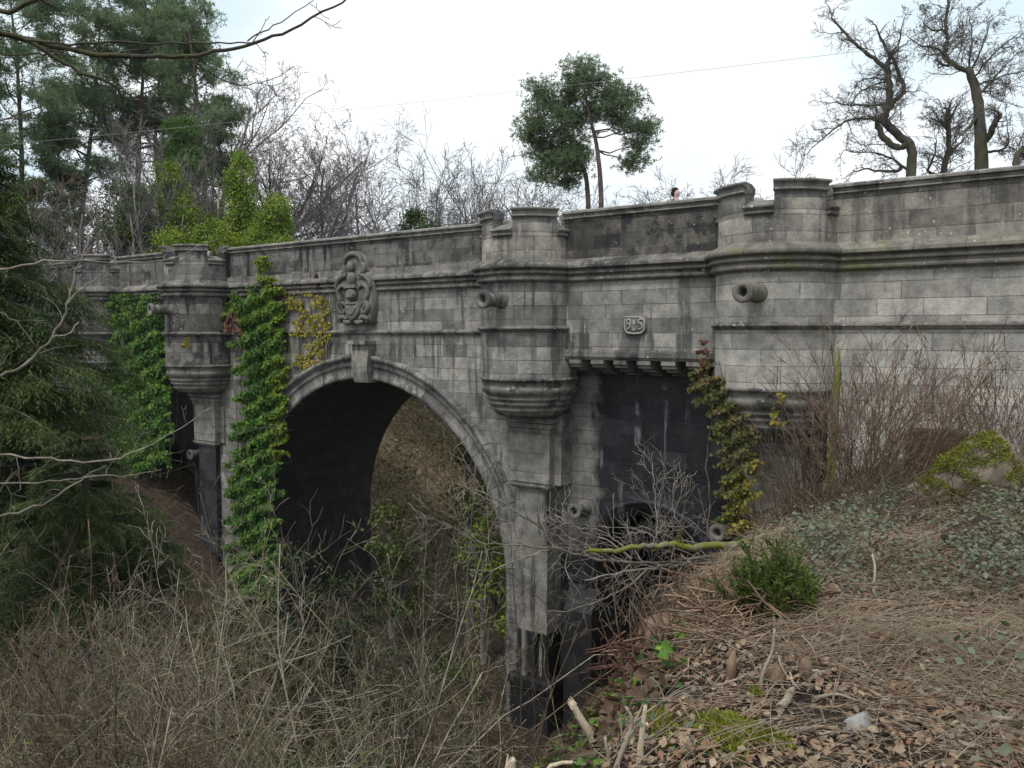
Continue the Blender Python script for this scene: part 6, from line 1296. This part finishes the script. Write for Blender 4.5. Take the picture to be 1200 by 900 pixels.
# ------------------------------------------------------------------ cable and the person on the bridge
t = Tubes(); p0, p1 = at(-700, 225, 44), at(2000, -68, 24); L = []
for k in range(60): f = k / 59; p = p0 + (p1 - p0) * f; p[2] -= 1.6 * 4 * f * (1 - f) * .5; L.append(tuple(p))
t.add(L, [.007] * 60, 4); o = t.build('overhead_cable', M['wire']); tag(o, 'thin overhead cable crossing the sky above the bridge', 'cable')
def person():
    s_, d_ = wall(0, 0, 0), None
    p = px2wall(791, 300, DM + 1.15); b = (p[0], p[1], 2.303); o = empty('person', b, math.atan2(U[1], U[0])); tag(o, 'person with dark hair walking right, only the head showing above the parapet', 'person')
    def skin(name, nodes, edges, mat, lev=2):
        me = bpy.data.meshes.new(name); me.from_pydata([n_[0] for n_ in nodes], edges, []); ob = bpy.data.objects.new(name, me); C.objects.link(ob); ob.parent = o
        me.materials.append(mat); md = ob.modifiers.new('skin', 'SKIN'); sub = ob.modifiers.new('smooth', 'SUBSURF'); sub.levels = sub.render_levels = lev
        for i, n_ in enumerate(nodes): me.skin_vertices[0].data[i].radius = (n_[1], n_[1] if len(n_) < 3 else n_[2])
        me.skin_vertices[0].data[0].use_root = True; md.use_smooth_shade = True; return ob
    H = [((0, 0, .95), .13), ((0, 0, 1.15), .125), ((0, 0, 1.36), .13), ((.01, 0, 1.46), .055), ((.02, 0, 1.54), .05), ((.03, 0, 1.60), .075), ((.025, 0, 1.68), .095), ((.02, 0, 1.755), .075),
         ((.125, 0, 1.635), .016), ((0, .17, 1.40), .05), ((.02, .22, 1.14), .042), ((.12, .23, .92), .03), ((0, -.17, 1.40), .05), ((.0, -.22, 1.14), .042), ((-.06, -.23, .90), .03),
         ((0, .09, .88), .085), ((.08, .09, .48), .058), ((.02, .09, .08), .042), ((.16, .09, .03), .035), ((0, -.09, .88), .085), ((-.06, -.09, .48), .058), ((-.16, -.09, .10), .042), ((-.04, -.09, .03), .035)]
    E = [(0, 1), (1, 2), (2, 3), (3, 4), (4, 5), (5, 6), (6, 7), (5, 8), (2, 9), (9, 10), (10, 11), (2, 12), (12, 13), (13, 14), (0, 15), (15, 16), (16, 17), (17, 18), (0, 19), (19, 20), (20, 21), (21, 22)]
    for g, ax, az in ((.23, .12, .92), (-.23, -.06, .90)):
        w_ = 11 if g > 0 else 14; k0 = len(H)
        for f in range(5):
            off = (-.03 + .018 * f) if f < 4 else .05; ln = (.075, .09, .085, .07, .05)[f]
            H.append(((ax + off * .8, g, az - .06), .012)); H.append(((ax + off, g - .01 * np.sign(g), az - .06 - ln), .009)); E += [(w_, k0 + 2 * f), (k0 + 2 * f, k0 + 2 * f + 1)]
    skin('body', H, E, M['skin'])
    J = [((0, 0, .86), .165), ((0, 0, 1.15), .155), ((0, 0, 1.38), .15), ((.01, 0, 1.47), .075), ((0, .18, 1.40), .075), ((.02, .225, 1.14), .06), ((.11, .235, .95), .05), ((0, -.18, 1.40), .075), ((0, -.225, 1.14), .06), ((-.05, -.235, .93), .05)]
    skin('jacket', J, [(0, 1), (1, 2), (2, 3), (2, 4), (4, 5), (5, 6), (2, 7), (7, 8), (8, 9)], M['coat'])
    skin('trousers', [((0, 0, .9), .14), ((0, .09, .86), .105), ((.08, .09, .48), .078), ((.02, .09, .07), .066), ((0, -.09, .86), .105), ((-.06, -.09, .48), .078), ((-.15, -.09, .09), .066)], [(0, 1), (1, 2), (2, 3), (0, 4), (4, 5), (5, 6)], M['coat'])
    mb = ellipsoid(MB(), (-.022, 0, 1.725), (.108, .098, .098), 20, 12); ellipsoid(mb, (-.055, 0, 1.655), (.085, .092, .10), 20, 12); h = mb.build('hair', M['hair'], o, True)
person()
HAZE = 0.0002

# ------------------------------------------------------------------ sky, light, camera
w = bpy.data.worlds.new('World'); scene.world = w; w.use_nodes = True
nt = w.node_tree; bg = nt.nodes['Background']
SUN_EL, SUN_AZ = R(58), R(212)
sky = nd(nt, 'ShaderNodeTexSky', sky_type='NISHITA'); sky.sun_disc = False; sky.sun_elevation = SUN_EL; sky.sun_rotation = SUN_AZ
tc = nd(nt, 'ShaderNodeTexCoord')
n = noise_(nt, tc.outputs['Generated'], 2.2, 5, .5, (1, 1, 2.2))
cl = mixc(nt, ramp(nt, n, .36, .60), (6.2, 7.4, 8.1), (9.5, 9.6, 9.7))          # overcast: thin cloud over the whole sky
col = mixc(nt, .93, sky.outputs[0], cl)
nt.links.new(col, bg.inputs[0]); bg.inputs[1].default_value = .1
sl = bpy.data.lights.new('sun', 'SUN'); sl.energy = 1.5; sl.angle = R(13); sl.color = (1, .96, .9)
so = bpy.data.objects.new('sun', sl); C.objects.link(so)
sd = Vector((math.sin(SUN_AZ) * math.cos(SUN_EL), math.cos(SUN_AZ) * math.cos(SUN_EL), math.sin(SUN_EL)))
so.rotation_euler = sd.to_track_quat('Z', 'Y').to_euler(); so.location = sd * 60
cam = bpy.data.cameras.new('camera'); co = bpy.data.objects.new('camera', cam); C.objects.link(co)
co.location = (0, 0, 0); co.rotation_euler = (math.pi / 2 - PITCH, 0, 0)
cam.sensor_fit = 'HORIZONTAL'; cam.sensor_width = 36; cam.lens = F / 1200 * 36; cam.clip_start = .05; cam.clip_end = 2000
scene.camera = co
scene.view_settings.view_transform = 'Standard'; scene.view_settings.look = 'None'
scene.view_settings.exposure = .42; scene.view_settings.gamma = 1
scene.render.engine = 'CYCLES'
cy = scene.cycles; cy.max_bounces = 6; cy.diffuse_bounces = 3; cy.glossy_bounces = 2; cy.transmission_bounces = 3; cy.transparent_max_bounces = 4
cy.use_denoising = True; cy.caustics_reflective = False; cy.caustics_refractive = False

# ------------------------------------------------------------------ air
if HAZE:
    v, f = box_arrays(-430, 430, -310, 510, -40, 45); hz = mesh_obj('haze', v, f, None); hz.data.materials.clear()
    hm = bpy.data.materials.new('damp_air'); hm.use_nodes = True; t_ = hm.node_tree; t_.nodes.clear(); ou = t_.nodes.new('ShaderNodeOutputMaterial'); pv = t_.nodes.new('ShaderNodeVolumePrincipled')
    pv.inputs['Color'].default_value = (.92, .96, 1, 1); pv.inputs['Density'].default_value = HAZE; t_.links.new(pv.outputs[0], ou.inputs['Volume']); hz.data.materials.append(hm); tag(hz, 'thin damp air over the ravine', 'haze', kind='stuff')
